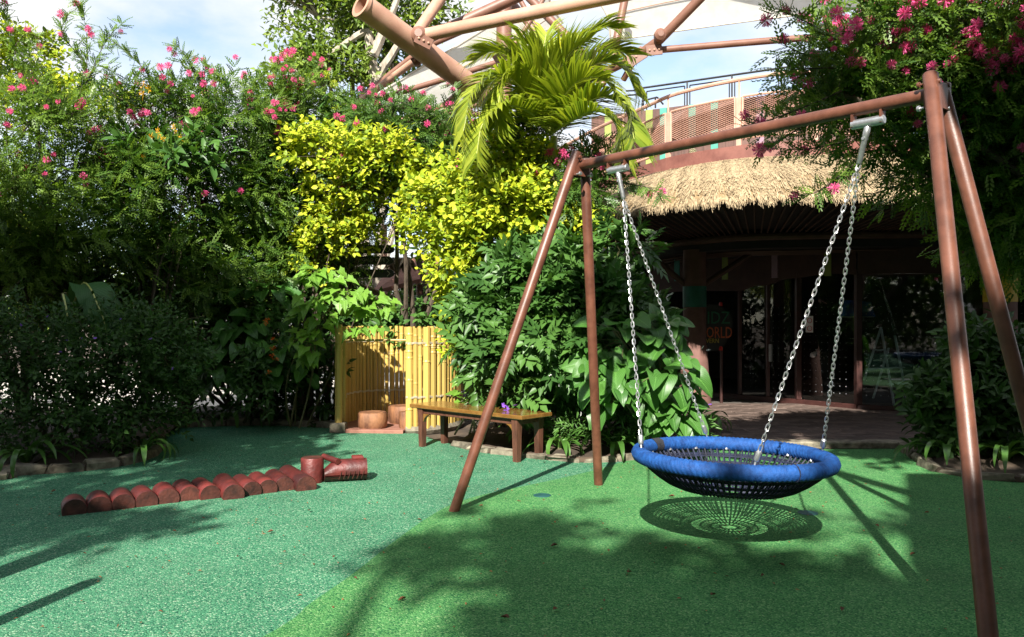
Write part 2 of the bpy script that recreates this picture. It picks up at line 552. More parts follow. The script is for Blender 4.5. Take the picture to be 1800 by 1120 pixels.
M["sign_yellow"] = mat_surface("yellow lettering", (0.28, 0.23, 0.02), (0.34, 0.28, 0.03), 8, 0.6)
M["dead_leaf"] = mat_leaf("dry leaf", (0.07, 0.022, 0.010), (0.36, 0.14, 0.05), 0.1, 0.7)

# foliage
M["lf_call"] = mat_leaf("powder puff leaf", (0.022, 0.075, 0.012), (0.20, 0.31, 0.045), 0.40)
M["lf_call2"] = mat_leaf("powder puff leaf deep", (0.018, 0.060, 0.014), (0.14, 0.25, 0.040), 0.28)
M["lf_gold"] = mat_leaf("golden leaf", (0.26, 0.33, 0.014), (0.60, 0.57, 0.03), 0.30, 0.5, 0.25, (1.2, 1.15, 0.5))
_r = [n for n in M["lf_gold"].node_tree.nodes if n.type == 'VALTORGB'][0].color_ramp
_r.elements[0].color = (0.055, 0.13, 0.014, 1)
_r.elements.new(0.40).color = (0.30, 0.40, 0.022, 1)
_r.elements.new(0.80).color = (0.52, 0.54, 0.035, 1)
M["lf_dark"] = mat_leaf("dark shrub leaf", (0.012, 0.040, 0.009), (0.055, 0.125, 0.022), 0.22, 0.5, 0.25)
M["lf_mid"] = mat_leaf("green shrub leaf", (0.018, 0.062, 0.014), (0.095, 0.205, 0.04), 0.25, 0.42, 0.35)
M["lf_big"] = mat_leaf("broad heart leaf", (0.030, 0.105, 0.016), (0.085, 0.215, 0.035), 0.28, 0.4, 0.4, veins=True)
M["lf_lobe"] = mat_leaf("lobed leaf", (0.085, 0.20, 0.022), (0.19, 0.36, 0.045), 0.32, 0.42, 0.4, veins=True)
M["lf_banana"] = mat_leaf("banana leaf", (0.03, 0.09, 0.03), (0.055, 0.14, 0.045), 0.25, 0.5, 0.22, veins=True)
M["lf_strap"] = mat_leaf("strap leaf", (0.030, 0.09, 0.016), (0.10, 0.22, 0.04), 0.25, 0.32, 0.5)
M["lf_palm"] = mat_leaf("palm leaflet", (0.09, 0.17, 0.014), (0.38, 0.42, 0.04), 0.30, 0.35, 0.5)
M["lf_spear"] = mat_leaf("young palm leaf", (0.5, 0.48, 0.02), (0.65, 0.6, 0.04), 0.3)
M["lf_tree"] = mat_leaf("canopy leaf", (0.045, 0.11, 0.016), (0.25, 0.33, 0.045), 0.3)
M["lf_shade"] = mat_leaf("shade tree leaf", (0.035, 0.09, 0.02), (0.10, 0.18, 0.04), 0.18)
M["fl_pink"] = mat_leaf("pink stamen", (0.72, 0.035, 0.21), (0.92, 0.22, 0.46), 0.35, 0.6, 0.2, (1, 1, 1))
M["fl_orange"] = mat_leaf("orange petal", (0.75, 0.09, 0.012), (0.9, 0.2, 0.03), 0.3, 0.6, 0.2, (1, 1, 1))
M["fl_amber"] = mat_leaf("amber bract", (0.75, 0.36, 0.012), (0.85, 0.45, 0.02), 0.3, 0.6, 0.2, (1, 1, 1))
M["fl_purple"] = mat_leaf("violet petal", (0.25, 0.09, 0.62), (0.36, 0.16, 0.75), 0.3, 0.6, 0.2, (1, 1, 1))
M["fl_white"] = mat_leaf("white petal", (0.75, 0.75, 0.72), (0.85, 0.85, 0.82), 0.3, 0.6, 0.2, (1, 1, 1))


# ------------------------------------------------------------------ leaf templates: (u along, v across, w up)
def T_small():
    return [(0, 0, 0), (0.45, -0.5, 0.10), (1, 0, -0.10), (0.45, 0.5, 0.10)], [(0, 1, 2), (0, 2, 3)]


def T_oval():
    v = [(0, 0, 0), (0.28, -0.42, 0.07), (0.62, -0.38, 0.02), (1, 0, -0.16), (0.62, 0.38, 0.02), (0.28, 0.42, 0.07), (0.3, 0, 0.0), (0.62, 0, -0.05)]
    f = [(0, 1, 6), (1, 2, 7, 6), (2, 3, 7), (0, 6, 5), (6, 7, 4, 5), (7, 3, 4)]
    return v, f


def T_fern(n=6):
    """feathery leaf: pairs of narrow leaflets on one stalk"""
    v, f = [], []
    for i in range(n):
        u = 0.12 + 0.85 * i / (n - 1)
        wd = 0.5 * (1 - 0.55 * abs(u - 0.45) / 0.55)
        dz = -0.16 * u * u
        for s in (-1, 1):
            b = len(v)
            v += [(u - 0.03, 0, dz), (u + 0.16, s * wd * 0.45, dz + 0.03), (u + 0.17, s * wd, dz - 0.02), (u - 0.05, s * wd * 0.6, dz + 0.03)]
            f.append((b, b + 1, b + 2, b + 3) if s > 0 else (b, b + 3, b + 2, b + 1))
    return v, f


def T_pinna(n=3):
    """leaf of a few broad pointed leaflets"""
    v, f = [], []
    def one(u, ang, ln, wd, z):
        b = len(v)
        ca, sa = math.cos(ang), math.sin(ang)
        for (p, q, w) in ((0, 0, 0), (0.42, -wd, 0.03), (1, 0, -0.08), (0.42, wd, 0.03)):
            v.append((u + ln * (p * ca - q * sa), ln * (p * sa + q * ca), z + w))
        f.append((b, b + 1, b + 2)); f.append((b, b + 2, b + 3))
    for i in range(n):
        u = 0.16 + 0.60 * i / n
        for s in (-1, 1):
            one(u, s * 0.85, 0.46, 0.25, -0.05 * u)
    one(0.68, 0, 0.48, 0.25, -0.06)
    return v, f


def leaf_cloud(name, mat, parent, c, d, n, L, W, tmpl, rng, extra=None):
    """one mesh of many leaves; c,d,n: (N,3), L,W: (N,)"""
    tv, tf = tmpl
    tv = np.array(tv, float)
    d = nrm(d)
    s = nrm(np.cross(n, d))
    n2 = np.cross(d, s)
    N_ = len(c)
    v = (c[:, None, :] + d[:, None, :] * (tv[:, 0][None, :, None] * L[:, None, None])
         + s[:, None, :] * (tv[:, 1][None, :, None] * W[:, None, None])
         + n2[:, None, :] * (tv[:, 2][None, :, None] * L[:, None, None])).reshape(-1, 3)
    k = len(tv)
    loops, starts, tot = [], [], []
    pos = 0
    flat = np.concatenate([np.array(f) for f in tf])
    lens = np.array([len(f) for f in tf])
    st = np.concatenate([[0], np.cumsum(lens)[:-1]])
    nl = len(flat)
    loops = (flat[None, :] + (np.arange(N_) * k)[:, None]).reshape(-1)
    starts = (st[None, :] + (np.arange(N_) * nl)[:, None]).reshape(-1)
    tot = np.tile(lens, N_)
    var = np.repeat(rng.random(N_), len(tf))
    org = origin(parent) if parent is not None else np.zeros(3)
    v = v - org
    if extra is not None:                      # stems etc: (verts, faces) already in world space
        ev = np.concatenate(extra.v) - org
    me = bpy.data.meshes.new(name)
    me.vertices.add(len(v)); me.vertices.foreach_set("co", v.astype(np.float32).ravel())
    me.loops.add(len(loops)); me.loops.foreach_set("vertex_index", loops.astype(np.int32))
    me.polygons.add(len(starts)); me.polygons.foreach_set("loop_start", starts.astype(np.int32))
    try:
        me.polygons.foreach_set("loop_total", tot.astype(np.int32))
    except Exception:
        pass
    at = me.attributes.new("var", 'FLOAT', 'FACE')
    at.data.foreach_set("value", var.astype(np.float32))
    me.materials.append(mat)
    me.update(calc_edges=True)
    o = bpy.data.objects.new(name, me)
    COL.objects.link(o)
    if parent is not None:
        o.parent = parent
    return o


def blob(px, py, rx, ry, Y, dy=None):
    k = Y / FPX
    return (P(px, py, Y), V(rx * k, (0.5 * (rx + ry) * k) if dy is None else dy, ry * k))


def sprigs(blobs, n, rng, clumps=14, spread=0.30, shell=(0.45, 1.0), up=0.35, jit=0.5):
    """base points and directions of n twigs, gathered in clumps near the skins of the blobs"""
    vol = np.array([b[1][0] * b[1][2] for b in blobs]); vol = vol / vol.sum()
    idx = rng.choice(len(blobs), n, p=vol)
    C = np.array([b[0] for b in blobs]); Rr = np.array([b[1] for b in blobs])
    cl = nrm(rng.normal(size=(len(blobs), clumps, 3)))
    cr = rng.uniform(shell[0], shell[1], (len(blobs), clumps, 1))
    cl = cl * cr
    k = rng.integers(0, clumps, n)
    q = cl[idx, k] + rng.normal(size=(n, 3)) * spread
    ln = np.linalg.norm(q, axis=1, keepdims=True)
    q = np.where(ln > 1.08, q / ln * 1.08, q)
    base = C[idx] + q * Rr[idx]
    d = nrm(q * Rr[idx] / Rr[idx].max(axis=1, keepdims=True) * 0.9 + V(0, 0, up) + rng.normal(size=(n, 3)) * jit * 0.5)
    return base, d, C[idx] + cl[idx, k] * Rr[idx]


def twig_leaves(base, d, slen, per, rng, droop=0.15, side=0.9, gold=2.4):
    """positions, directions and normals of leaves set along twigs"""
    n = len(base)
    t = (np.arange(per) + 0.6) / per
    t = np.clip(t[None, :] + rng.uniform(-0.3, 0.3, (n, per)) / per, 0.05, 1.0)
    sl = (slen * rng.uniform(0.7, 1.25, n))[:, None]
    pos = base[:, None, :] + d[:, None, :] * (t * sl)[:, :, None] + V(0, 0, -1) * (droop * (t ** 2) * sl)[:, :, None]
    e1 = nrm(np.cross(d, V(0.13, 0.21, 1.0))); e2 = np.cross(d, e1)
    a = (rng.uniform(0, 6.28, n)[:, None] + gold * np.arange(per)[None, :] + rng.uniform(-0.4, 0.4, (n, per)))
    sd = np.cos(a)[:, :, None] * e1[:, None, :] + np.sin(a)[:, :, None] * e2[:, None, :]
    fwd = 0.35 + 0.75 * t[:, :, None]
    ld = nrm(d[:, None, :] * fwd + sd * side + V(0, 0, -droop * 0.8))
    nn = nrm(V(-0.08, -0.55, 0.9) + rng.normal(size=(n, per, 3)) * 0.40 + d[:, None, :] * 0.2)   # blades turn to the light
    return pos.reshape(-1, 3), ld.reshape(-1, 3), nn.reshape(-1, 3)


def limb(mb, a, b, r0, r1, rng, sag=0.1, n=6, seg=6):
    a = np.asarray(a, float); b = np.asarray(b, float)
    ln = np.linalg.norm(b - a)
    t = np.linspace(0, 1, n)[:, None]
    off = nrm(rng.normal(size=3)) * sag * ln
    p = a + (b - a) * t + off * np.sin(t * math.pi) + V(0, 0, 1) * ln * 0.06 * np.sin(t * math.pi)
    mb.tube(p, np.linspace(r0, r1, n), seg)


def puff_mesh(name, mat, r=1.0, n=110, seed=1, flat=0.0):
    """pom-pom of stamens"""
    rng = np.random.default_rng(seed)
    d = nrm(rng.normal(size=(n, 3)) + V(0, 0, 0.35))
    s = nrm(np.cross(d, rng.normal(size=(n, 3))))
    v, f = [], []
    for i in range(n):
        b = len(v)
        k = rng.uniform(0.75, 1.05)
        v += [d[i] * 0.05, d[i] * k * r + s[i] * 0.065 * r, d[i] * k * r - s[i] * 0.065 * r]
        f.append((b, b + 1, b + 2))
    me = bpy.data.meshes.new(name)
    me.from_pydata([list(map(float, q)) for q in v], [], f)
    at = me.attributes.new("var", 'FLOAT', 'FACE')
    at.data.foreach_set("value", rng.random(n).astype(np.float32))
    me.materials.append(mat)
    return me


PUFF = [puff_mesh("powder_puff", M["fl_pink"], seed=s) for s in (1, 2, 3)]


def petal_mesh(name, mat, n=5, wide=0.42, cup=0.25):
    v, f = [], []
    for i in range(n):
        a = i * 2 * math.pi / n
        b = len(v)
        for (u, w, z) in ((0, 0, 0), (0.6, -wide, cup), (1, 0, cup * 0.7), (0.6, wide, cup)):
            v.append((u * math.cos(a) - w * math.sin(a), u * math.sin(a) + w * math.cos(a), z))
        f.append((b, b + 1, b + 2, b + 3))
    me = bpy.data.meshes.new(name)
    me.from_pydata(v, [], f)
    at = me.attributes.new("var", 'FLOAT', 'FACE')
    at.data.foreach_set("value", [0.2 + 0.6 * i / n for i in range(n)])
    me.materials.append(mat)
    return me


FL_PURPLE = petal_mesh("violet_flower", M["fl_purple"])
FL_WHITE = petal_mesh("white_flower", M["fl_white"], 5, 0.2)
FL_ORANGE = puff_mesh("orange_cluster", M["fl_orange"], n=24, seed=5)
FL_AMBER = puff_mesh("amber_spike", M["fl_amber"], n=18, seed=6)


def put_flower(mesh, parent, p, r, rng, name="flower", stretch=1.0):
    d = nrm(rng.normal(size=3) * 0.6 + V(0, -0.5, 0.8))
    return link(name, mesh, parent, frame_matrix(p, nrm(rng.normal(size=3)), d if stretch == 1.0 else V(0, 0, 1), (r, r, r * stretch)))


def shrub(name, label, cat, blobs, base, leafmat, rng, n_sprig, per=6, slen=0.25, L=(0.05, 0.09), W=0.5, tmpl=None, group=None,
          clumps=14, spread=0.30, shell=(0.45, 1.0), up=0.35, droop=0.15, side=0.9, twigs=60, r_trunk=0.04, barkmat=None, tree=False,
          n_stem=1, leafname=None, jit=0.5, gold=2.4):
    base = np.asarray(base, float)
    root = thing(name, label, cat, base, group)
    b, d, cc = sprigs(blobs, n_sprig, rng, clumps, spread, shell, up, jit)
    keep = b[:, 2] > 0.06
    b, d, cc = b[keep], d[keep], cc[keep]
    pos, ld, nn = twig_leaves(b, d, slen, per, rng, droop, side, gold)
    Ls = rng.uniform(L[0], L[1], len(pos))
    leaf_cloud(leafname or ("crown" if tree else "foliage"), leafmat, root, pos, ld, nn, Ls, Ls * W, tmpl or T_small(), rng)
    mb = MB()
    k = len(blobs)
    for i, (c, r) in enumerate(blobs):
        st = base + V(rng.uniform(-1, 1), rng.uniform(-1, 1), 0) * (0.12 if n_stem > 1 else 0.0)
        if tree:
            top = base + (c - base) * 0.45 + V(0, 0, 0.1)
            limb(mb, st, top, r_trunk, r_trunk * 0.7, rng, 0.04, 6, 7)
            limb(mb, top, c, r_trunk * 0.7, r_trunk * 0.35, rng, 0.08, 6, 6)
        else:
            limb(mb, st, c, r_trunk, r_trunk * 0.5, rng, 0.10, 6, 5)
    mb.build("trunk" if tree else "stem", barkmat or M["bark"], root, True)
    mb = MB()
    pick = rng.choice(len(b), min(twigs, len(b)), replace=False)
    C = np.array([q[0] for q in blobs])
    for i in pick:
        j = np.argmin(((C - b[i]) ** 2).sum(1))
        tip = b[i] + d[i] * slen * 0.9
        limb(mb, C[j] + (b[i] - C[j]) * 0.05, tip, r_trunk * 0.30, 0.003, rng, 0.08, 5, 4)
    if pick.size:
        mb.build("branch", barkmat or M["bark"], root, True)["kind"] = "stuff"
    return root, b, d


rng = np.random.default_rng(11)
exec_order = None

# ================================================================== GROUND
def sheet(name, poly, z, mat):
    me = bpy.data.meshes.new(name)
    me.from_pydata([(float(p[0]), float(p[1]), z) for p in poly], [], [tuple(range(len(poly)))])
    me.materials.append(mat)
    o = bpy.data.objects.new(name, me)
    COL.objects.link(o)
    o["kind"] = "structure"
    return o


sheet("ground", [(-300, -300), (300, -300), (300, 300), (-300, 300)], -0.030, M["earth"])
sheet("pale_path", [(-40, 12.3), (-2.6, 13.2), (-2.2, 22), (-40, 24)], -0.020, M["pale_paving"])

# edge of the planting beds, walked from left to right
bed_left = [(-9.0, 6.75), G(-60, 845)[:2], G(0, 836)[:2], G(110, 830)[:2], G(205, 820)[:2], G(262, 803)[:2], G(280, 786)[:2], G(262, 768)[:2],
            G(296, 753)[:2], G(380, 749)[:2], G(470, 747)[:2], G(585, 752)[:2]]
bed_left = spline(bed_left, 60)
bed_mid = [G(800, 783)[:2], G(860, 796)[:2], G(930, 803)[:2], G(1010, 812)[:2], G(1110, 808)[:2], G(1200, 796)[:2], G(1262, 772)[:2], G(1250, 752)[:2]]
bed_mid = spline(bed_mid, 40)
bed_right = [G(1590, 790)[:2], G(1640, 826)[:2], G(1720, 842)[:2], G(1830, 848)[:2], (7.5, 6.7)]
bed_right = spline(bed_right, 24)

teal = [(-9, -12), (12, -12), (12, 6.7)] + [tuple(p) for p in bed_right[::-1]] + [(5.0, 8.72), (2.2, 8.72)] + \
       [tuple(p) for p in bed_mid[::-1]] + [(-1.2, 9.95), (-2.3, 10.1)] + [tuple(p) for p in bed_left[::-1]]
sheet("rubber_surface", teal, 0.0, M["teal"])
edge = [(-2.05, 0.6), (-1.75, 2.0)] + [G(*p)[:2] for p in ((465, 1120), (545, 1062), (620, 1010), (690, 955), (750, 912), (800, 885), (860, 868),
        (965, 846), (1050, 826), (1105, 809))]
edge = spline(edge, 48)
lime = [tuple(p) for p in edge] + [tuple(p) for p in bed_mid[bed_mid[:, 0] > edge[-1][0] + 0.03]] + [(2.2, 8.71), (5.0, 8.71)] + [tuple(p) for p in bed_right] + \
       [(11.9, 6.6), (11.9, -11.9), (-2.05, -11.9)]
sheet("light_green_surface", lime, 0.004, M["lime"])

sheet("floor_strip", [G(862, 791)[:2], G(965, 800)[:2], G(965, 796)[:2], G(864, 787.5)[:2]], 0.006, M["pale_paving"])
# flat round plugs set in the rubber
for i, (px, py) in enumerate(((953, 872), (1420, 903))):
    c = G(px, py)
    mb = MB()
    mb.lathe(V(c[0], c[1], 0.002), [(0.072, 0), (0.072, 0.006), (0.064, 0.008)], 18)
    o = mb.build("ground_cap", M["cap"])
    tag(o, ["round dark green cap in the rubber between the two near swing legs",
            "round dark green cap in the rubber beside the net seat's shadow"][i], "ground cap", "round caps in the rubber")


def kerb(path, name, hgt=0.10, wid=0.12, step=0.34, seed=3):
    """a line of rough kerb stones, every stone a piece of its own"""
    rg = np.random.default_rng(seed)
    ln = np.linalg.norm(np.diff(path, axis=0), axis=1).sum()
    n = int(ln / step)
    q = resample(path, n + 1)
    root = bpy.data.objects.new(name, None)
    COL.objects.link(root)
    root["kind"] = "structure"
    mb = MB()
    mb.tube(np.c_[q, np.full(len(q), 0.01)], 0.045, 6)
    mb.build("bedding", M["earth"], root)
    for i in range(n):
        a, b = q[i], q[i + 1]
        d = b - a
        t = nrm(V(d[0], d[1], 0))
        m = (a + b) / 2
        h = hgt * rg.uniform(0.75, 1.15)
        s = MB()
        s.box(V(m[0], m[1], h / 2 - 0.02), (np.linalg.norm(d) - 0.018, wid * rg.uniform(0.85, 1.1), h + 0.04), t + V(0, 0, rg.uniform(-0.05, 0.05)), None, 0.018)
        for arr in s.v:
            arr += rg.normal(size=arr.shape) * 0.013
        s.build("stone", M["kerb"], root)
    return root


kerb(bed_left, "bed_edging", 0.085, 0.12, 0.30, seed=3)
kerb(bed_mid, "bed_edging", 0.05, seed=4)
kerb(bed_right, "bed_edging", 0.07, seed=5)


def soil(name, path, back, seed):
    """mounded earth behind an edging"""
    rg = np.random.default_rng(seed)
    p = np.asarray(path)
    rows = []
    n = 6
    for i in range(n):
        t = i / (n - 1)
        q = p + (np.asarray(back) - p) * t
        z = 0.03 + 0.10 * math.sin(min(1, t * 2) * math.pi / 2) + rg.normal(size=len(p)) * 0.012
        rows.append(np.c_[q, z if i else np.full(len(p), 0.02)])
    mb = MB()
    mb.grid(np.array(rows))
    o = mb.build(name, M["earth"], None, True)
    o["kind"] = "structure"


soil("planting_bed", bed_left, bed_left * [0.6, 0.2] + [-2.3, 9.8], 1)
soil("planting_bed", bed_mid, bed_mid * [0.5, 0.2] + [0.5, 9.1], 2)
soil("planting_bed", bed_right, bed_right * [0.7, 0.2] + [2.4, 8.2], 3)

# clay paving in front of the glass
pav = [(1.9, 8.74), (9.5, 8.74), (9.5, 15.5), (1.9, 15.5)]
o = sheet("paving", pav, 0.004, M["mortar"])
o["kind"] = "structure"
pm = MB()
pm.box(V(0, 0, 0), (0.39, 0.19, 0.03), None, None, 0.006)
pme = pm.mesh("paver", M["paver"])
cnt = 0
for j in range(22):
    for i in range(16):
        x = 2.15 + 0.40 * i + (0.2 if j % 2 else 0.0); y = 9.06 + 0.20 * j
        px = 900 + x / y * FPX
        if px < 1215 or px > 1690 or cnt >= 300:
            continue
        link("paver", pme, o, Matrix.Translation((x, y, 0.012 + random.uniform(-0.002, 0.002))))
        cnt += 1
mb = MB()
mb.box(V(5.5, 8.85, 0.03), (7.2, 0.20, 0.09), None, None, 0.015)
mb.build("paving_kerb", M["kerb"])["kind"] = "structure"


# ================================================================== PAVILION WITH THATCHED EAVE
eave_ctrl = [(0.15, 14.6), (0.55, 13.2), (1.25, 11.67), (1.95, 10.78), (2.81, 10.1), (4.05, 9.78), (5.5, 9.62), (7.4, 9.7), (9.5, 10.4)]
eave = spline(eave_ctrl, 90)
CEN = V(5.2, 17.0)
pav_root = thing("cafe_pavilion", "round cafe pavilion with a thatched eave, dark glass front and brown columns", "pavilion", (4.5, 12.5, 0))
ZE = 2.92


def inward(q, d):
    """points moved by d towards the middle of the pavilion"""
    q = np.asarray(q, float)
    return q + nrm(CEN - q) * d


# thatch core: from eave up and back to the deck fascia
rgt = np.random.default_rng(21)
prof = [(0.0, 0.0), (0.06, 0.11), (0.35, 0.33), (0.75, 0.54), (1.2, 0.72), (1.75, 0.86)]
rows = [np.c_[inward(eave, d), np.full(len(eave), ZE + z) + (rgt.normal(size=len(eave)) * 0.012)] for d, z in prof]
mb = MB(); mb.grid(np.array(rows))
thatch = mb.build("thatch_roof", M["thatch_base"], pav_root, True)
# straw: layered strands lying down the slope and hanging past the edge
pd = np.array([p[0] for p in prof]); pz = np.array([p[1] for p in prof])
ns = 42000
s = rgt.uniform(0, len(eave) - 1.001, ns)
i0 = s.astype(int); fr = (s - i0)[:, None]
e = eave[i0] * (1 - fr) + eave[i0 + 1] * fr
row = rgt.integers(0, 8, ns)
d1 = np.where(row == 0, rgt.uniform(-0.03, 0.05, ns), rgt.uniform(0.0, 1.62, ns))                    # lower end along the slope
ln = rgt.uniform(0.40, 0.85, ns)
d0 = d1 + ln
edge_row = row == 0
low = np.where(edge_row, -rgt.uniform(0.02, 0.13, ns), 0)
inn = nrm(CEN - e)
tang = np.c_[-inn[:, 1], inn[:, 0]]
lat = rgt.normal(size=ns) * 0.035 - 0.05 + 0.07 * np.sin(s * 1.7 + d1 * 4.0)


def on_slope(dd):
    return np.interp(dd, pd, pz)


pA = np.c_[e + inn * d0[:, None] - tang * (lat * 0.0)[:, None], ZE + on_slope(d0) + 0.015 + rgt.uniform(0, 0.02, ns)]
pB = np.c_[e + inn * np.maximum(d1, -0.02)[:, None] + tang * lat[:, None], ZE + on_slope(np.maximum(d1, 0)) + 0.018 + rgt.uniform(0, 0.024, ns)]
pC = pB + np.c_[-inn * np.where(edge_row, 0.05, 0.015)[:, None] + tang * lat[:, None] * 0.3, np.where(edge_row, -rgt.uniform(0.05, 0.15, ns) + 0.05 * np.sin(s * 2.9) ** 2, -0.012)]
wd = rgt.uniform(0.0028, 0.0065, ns)[:, None] * np.c_[tang, np.zeros(ns)]
vv = np.stack([pA - wd, pA + wd, pB + wd, pB - wd, pC + wd * 0.35, pC - wd * 0.35], 1).reshape(-1, 3)
k = (np.arange(ns) * 6)[:, None]
ff = np.concatenate([k + np.array([[0, 1, 2, 3]]), k + np.array([[3, 2, 4, 5]])]).tolist()
mb = MB(); mb.add(vv, ff)
st = mb.build("straw", M["thatch"], thatch)
st["kind"] = "stuff"

# soffit: dark boarding under the eave, with thin rafters radiating, and an inner ring
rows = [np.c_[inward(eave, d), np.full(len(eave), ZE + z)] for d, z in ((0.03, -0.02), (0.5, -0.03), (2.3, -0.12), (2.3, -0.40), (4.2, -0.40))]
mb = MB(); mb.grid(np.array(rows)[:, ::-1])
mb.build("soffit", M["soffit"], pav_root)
rq = resample(eave[8:82], 74)
for q in rq:
    a = inward(q[None], 0.10)[0]; b = inward(q[None], 2.25)[0]
    mb = MB()
    mb.tube(np.array([[a[0], a[1], ZE - 0.05], [b[0], b[1], ZE - 0.17]]), 0.014, 5)
    mb.build("rafter", M["rafter"], pav_root)
ring = inward(resample(eave, 50), 2.26)
mb = MB(); mb.tube(np.c_[ring, np.full(50, ZE - 0.23)], 0.055, 8)
mb.build("ring_beam", M["rafter"], pav_root, True)
for dd in (2.6, 2.9, 3.2):
    rr_ = inward(resample(eave, 40), dd)
    mb = MB(); mb.tube(np.c_[rr_, np.full(40, ZE - 0.425)], 0.02, 5)
    mb.build("ceiling_batten", M["rafter"], pav_root, True)

# glass front: sill, wavy header, mullions, panes
gl = np.array([(2.7, 15.75), (4.06, 14.2), (4.42, 13.78), (4.79, 13.33), (5.43, 12.5), (6.95, 11.6), (9.0, 11.3)])
hdr = [1.93, 1.93, 2.02, 2.12, 2.13, 2.05, 2.0]


def gz(p, k):
    return V(p[0], p[1], k)


for i in range(len(gl) - 1):
    a, b = gl[i], gl[i + 1]
    t = nrm(V(b[0] - a[0], b[1] - a[1], 0)); nn_ = V(t[1], -t[0], 0)
    w = np.linalg.norm(b - a)
    c = (a + b) / 2
    # pane
    mb = MB(); h = 2.25
    mb.box(V(c[0], c[1], 0.10 + h / 2), (w - 0.07, 0.012, h), t, -nn_)
    if i != 0:
        pane = mb.build("glass_pane", M["glass"], pav_root)
        # frosted dots on the pane
        mb = MB()
        nx = int((w - 0.2) / 0.105)
        for r in range(13):
            for q in range(nx):
                u = -w / 2 + 0.12 + q * 0.105
                z = 0.25 + r * 0.115
                ctr = V(c[0], c[1], z) + t * u + nn_ * 0.010
                hs = 0.0075
                mb.add([ctr - t * hs, ctr + V(0, 0, -hs), ctr + t * hs, ctr + V(0, 0, hs)], [(0, 1, 2, 3)])
        dm = mb.build("dot_sticker", M["dots"], pane)
        dm["kind"] = "stuff"
    # sill
    mb = MB(); mb.box(V(c[0], c[1], 0.05), (w - 0.002, 0.10, 0.10), t, -nn_, 0.008)
    mb.build("sill", M["door_frame"], pav_root)
    # header wall with curved lower edge
    m = 10
    rows = []
    zz = np.linspace(hdr[i], hdr[i + 1], m) + 0.04 * np.sin(np.linspace(0, math.pi, m))
    xs = np.linspace(0, 1, m)
    lo = np.array([V(a[0], a[1], 0) + V(b[0] - a[0], b[1] - a[1], 0) * x + nn_ * 0.06 + V(0, 0, z) for x, z in zip(xs, zz)])
    hi = lo.copy(); hi[:, 2] = ZE - 0.36
    bk = lo - nn_ * 0.12
    mb = MB(); mb.grid(np.array([hi, lo, bk]))
    mb.build("header_wall", M["header"], pav_root)
for i in range(1, len(gl)):
    a = gl[i]
    mb = MB(); mb.box(V(a[0], a[1], 1.16), (0.085 if i in (3, 4) else 0.045, 0.11, 2.12), None, None, 0.006)
    mb.build("mullion", M["door_frame"], pav_root)
# coloured strips on the header wall
for i, (px, m_) in enumerate(((1265, "plank_lime"), (1350, "plank_mauve"), (1183, "plank_teal"), (1440, "plank_lime"))):
    Y = 14.0 - 0.006 * (px - 1300) - 0.15
    c = P(px, 480, Y)
    mb = MB(); mb.box(V(c[0], c[1] - 0.35, 2.32), (0.11, 0.02, 0.40), V(0.64, -0.77, 0), V(0.77, 0.64, 0))
    mb.build("colour_strip", M[m_], pav_root)
# handle, notice and knob on the doors
c = P(1352, 621, 13.7)
mb = MB(); mb.box(V(4.42, 13.62, 0.86), (0.05, 0.03, 0.30), V(.64, -.77, 0), V(.77, .64, 0), 0.008)
mb.build("door_handle", M["galv"], pav_root)
mb = MB(); mb.box(P(1423, 570, 13.16), (0.13, 0.01, 0.27), V(.61, -.79, 0), V(.79, .61, 0), 0.002)
nt_ = mb.build("notice", M["white_paint"], pav_root)
mb = MB()
for dz in (0.06, -0.07):
    an = np.arange(16) * 2 * math.pi / 16
    mb.tube(np.array([P(1423, 570, 13.145) + V(.61, -.79, 0) * 0.04 * math.cos(a_) + V(0, 0, dz + 0.04 * math.sin(a_)) for a_ in an]), 0.005, 4, closed=True)
mb.build("notice_ring", M["red_paint"], nt_)
mb = MB(); mb.lathe(P(1430, 624, 13.1), [(0.045, 0), (0.045, 0.03), (0.03, 0.05)], 12, V(-.79, -.61, 0))
mb.lathe(P(1434, 621, 13.1), [(0.03, 0), (0.03, 0.04), (0.02, 0.06)], 12, V(-.79, -.61, 0))
mb.build("door_lock", M["galv"], pav_root)

# columns
for k_, (px, Y, r, bz0, bz1, bm) in enumerate(((1221, 13.0, 0.185, 1.63, 1.97, "col_green"), (1758, 10.7, 0.20, 1.66, 2.02, "col_yellow"))):
    c = P(px, 565, Y)
    mb = MB(); mb.lathe(V(c[0], c[1], 0), [(r * 1.5, 0.0), (r * 1.25, 0.5), (r * 1.08, 1.0), (r, 1.02), (r, ZE - 0.36)], 20)
    col = mb.build("column", M["render"], pav_root, True)
    mb = MB(); mb.lathe(V(c[0], c[1], bz0), [(r + 0.006, 0), (r + 0.006, bz1 - bz0)], 20)
    mb.build("painted_band", M[bm], col, True)
    for sx, dd in ((1, 0.75), (-1, 0.6)):
        mb = MB(); mb.tube(np.array([[c[0] + sx * r * 0.8, c[1], 2.0], [c[0] + sx * (r + dd), c[1] + 0.1 * sx, ZE - 0.42]]), 0.05, 8)
        mb.build("brace", M["rafter"], col, True)

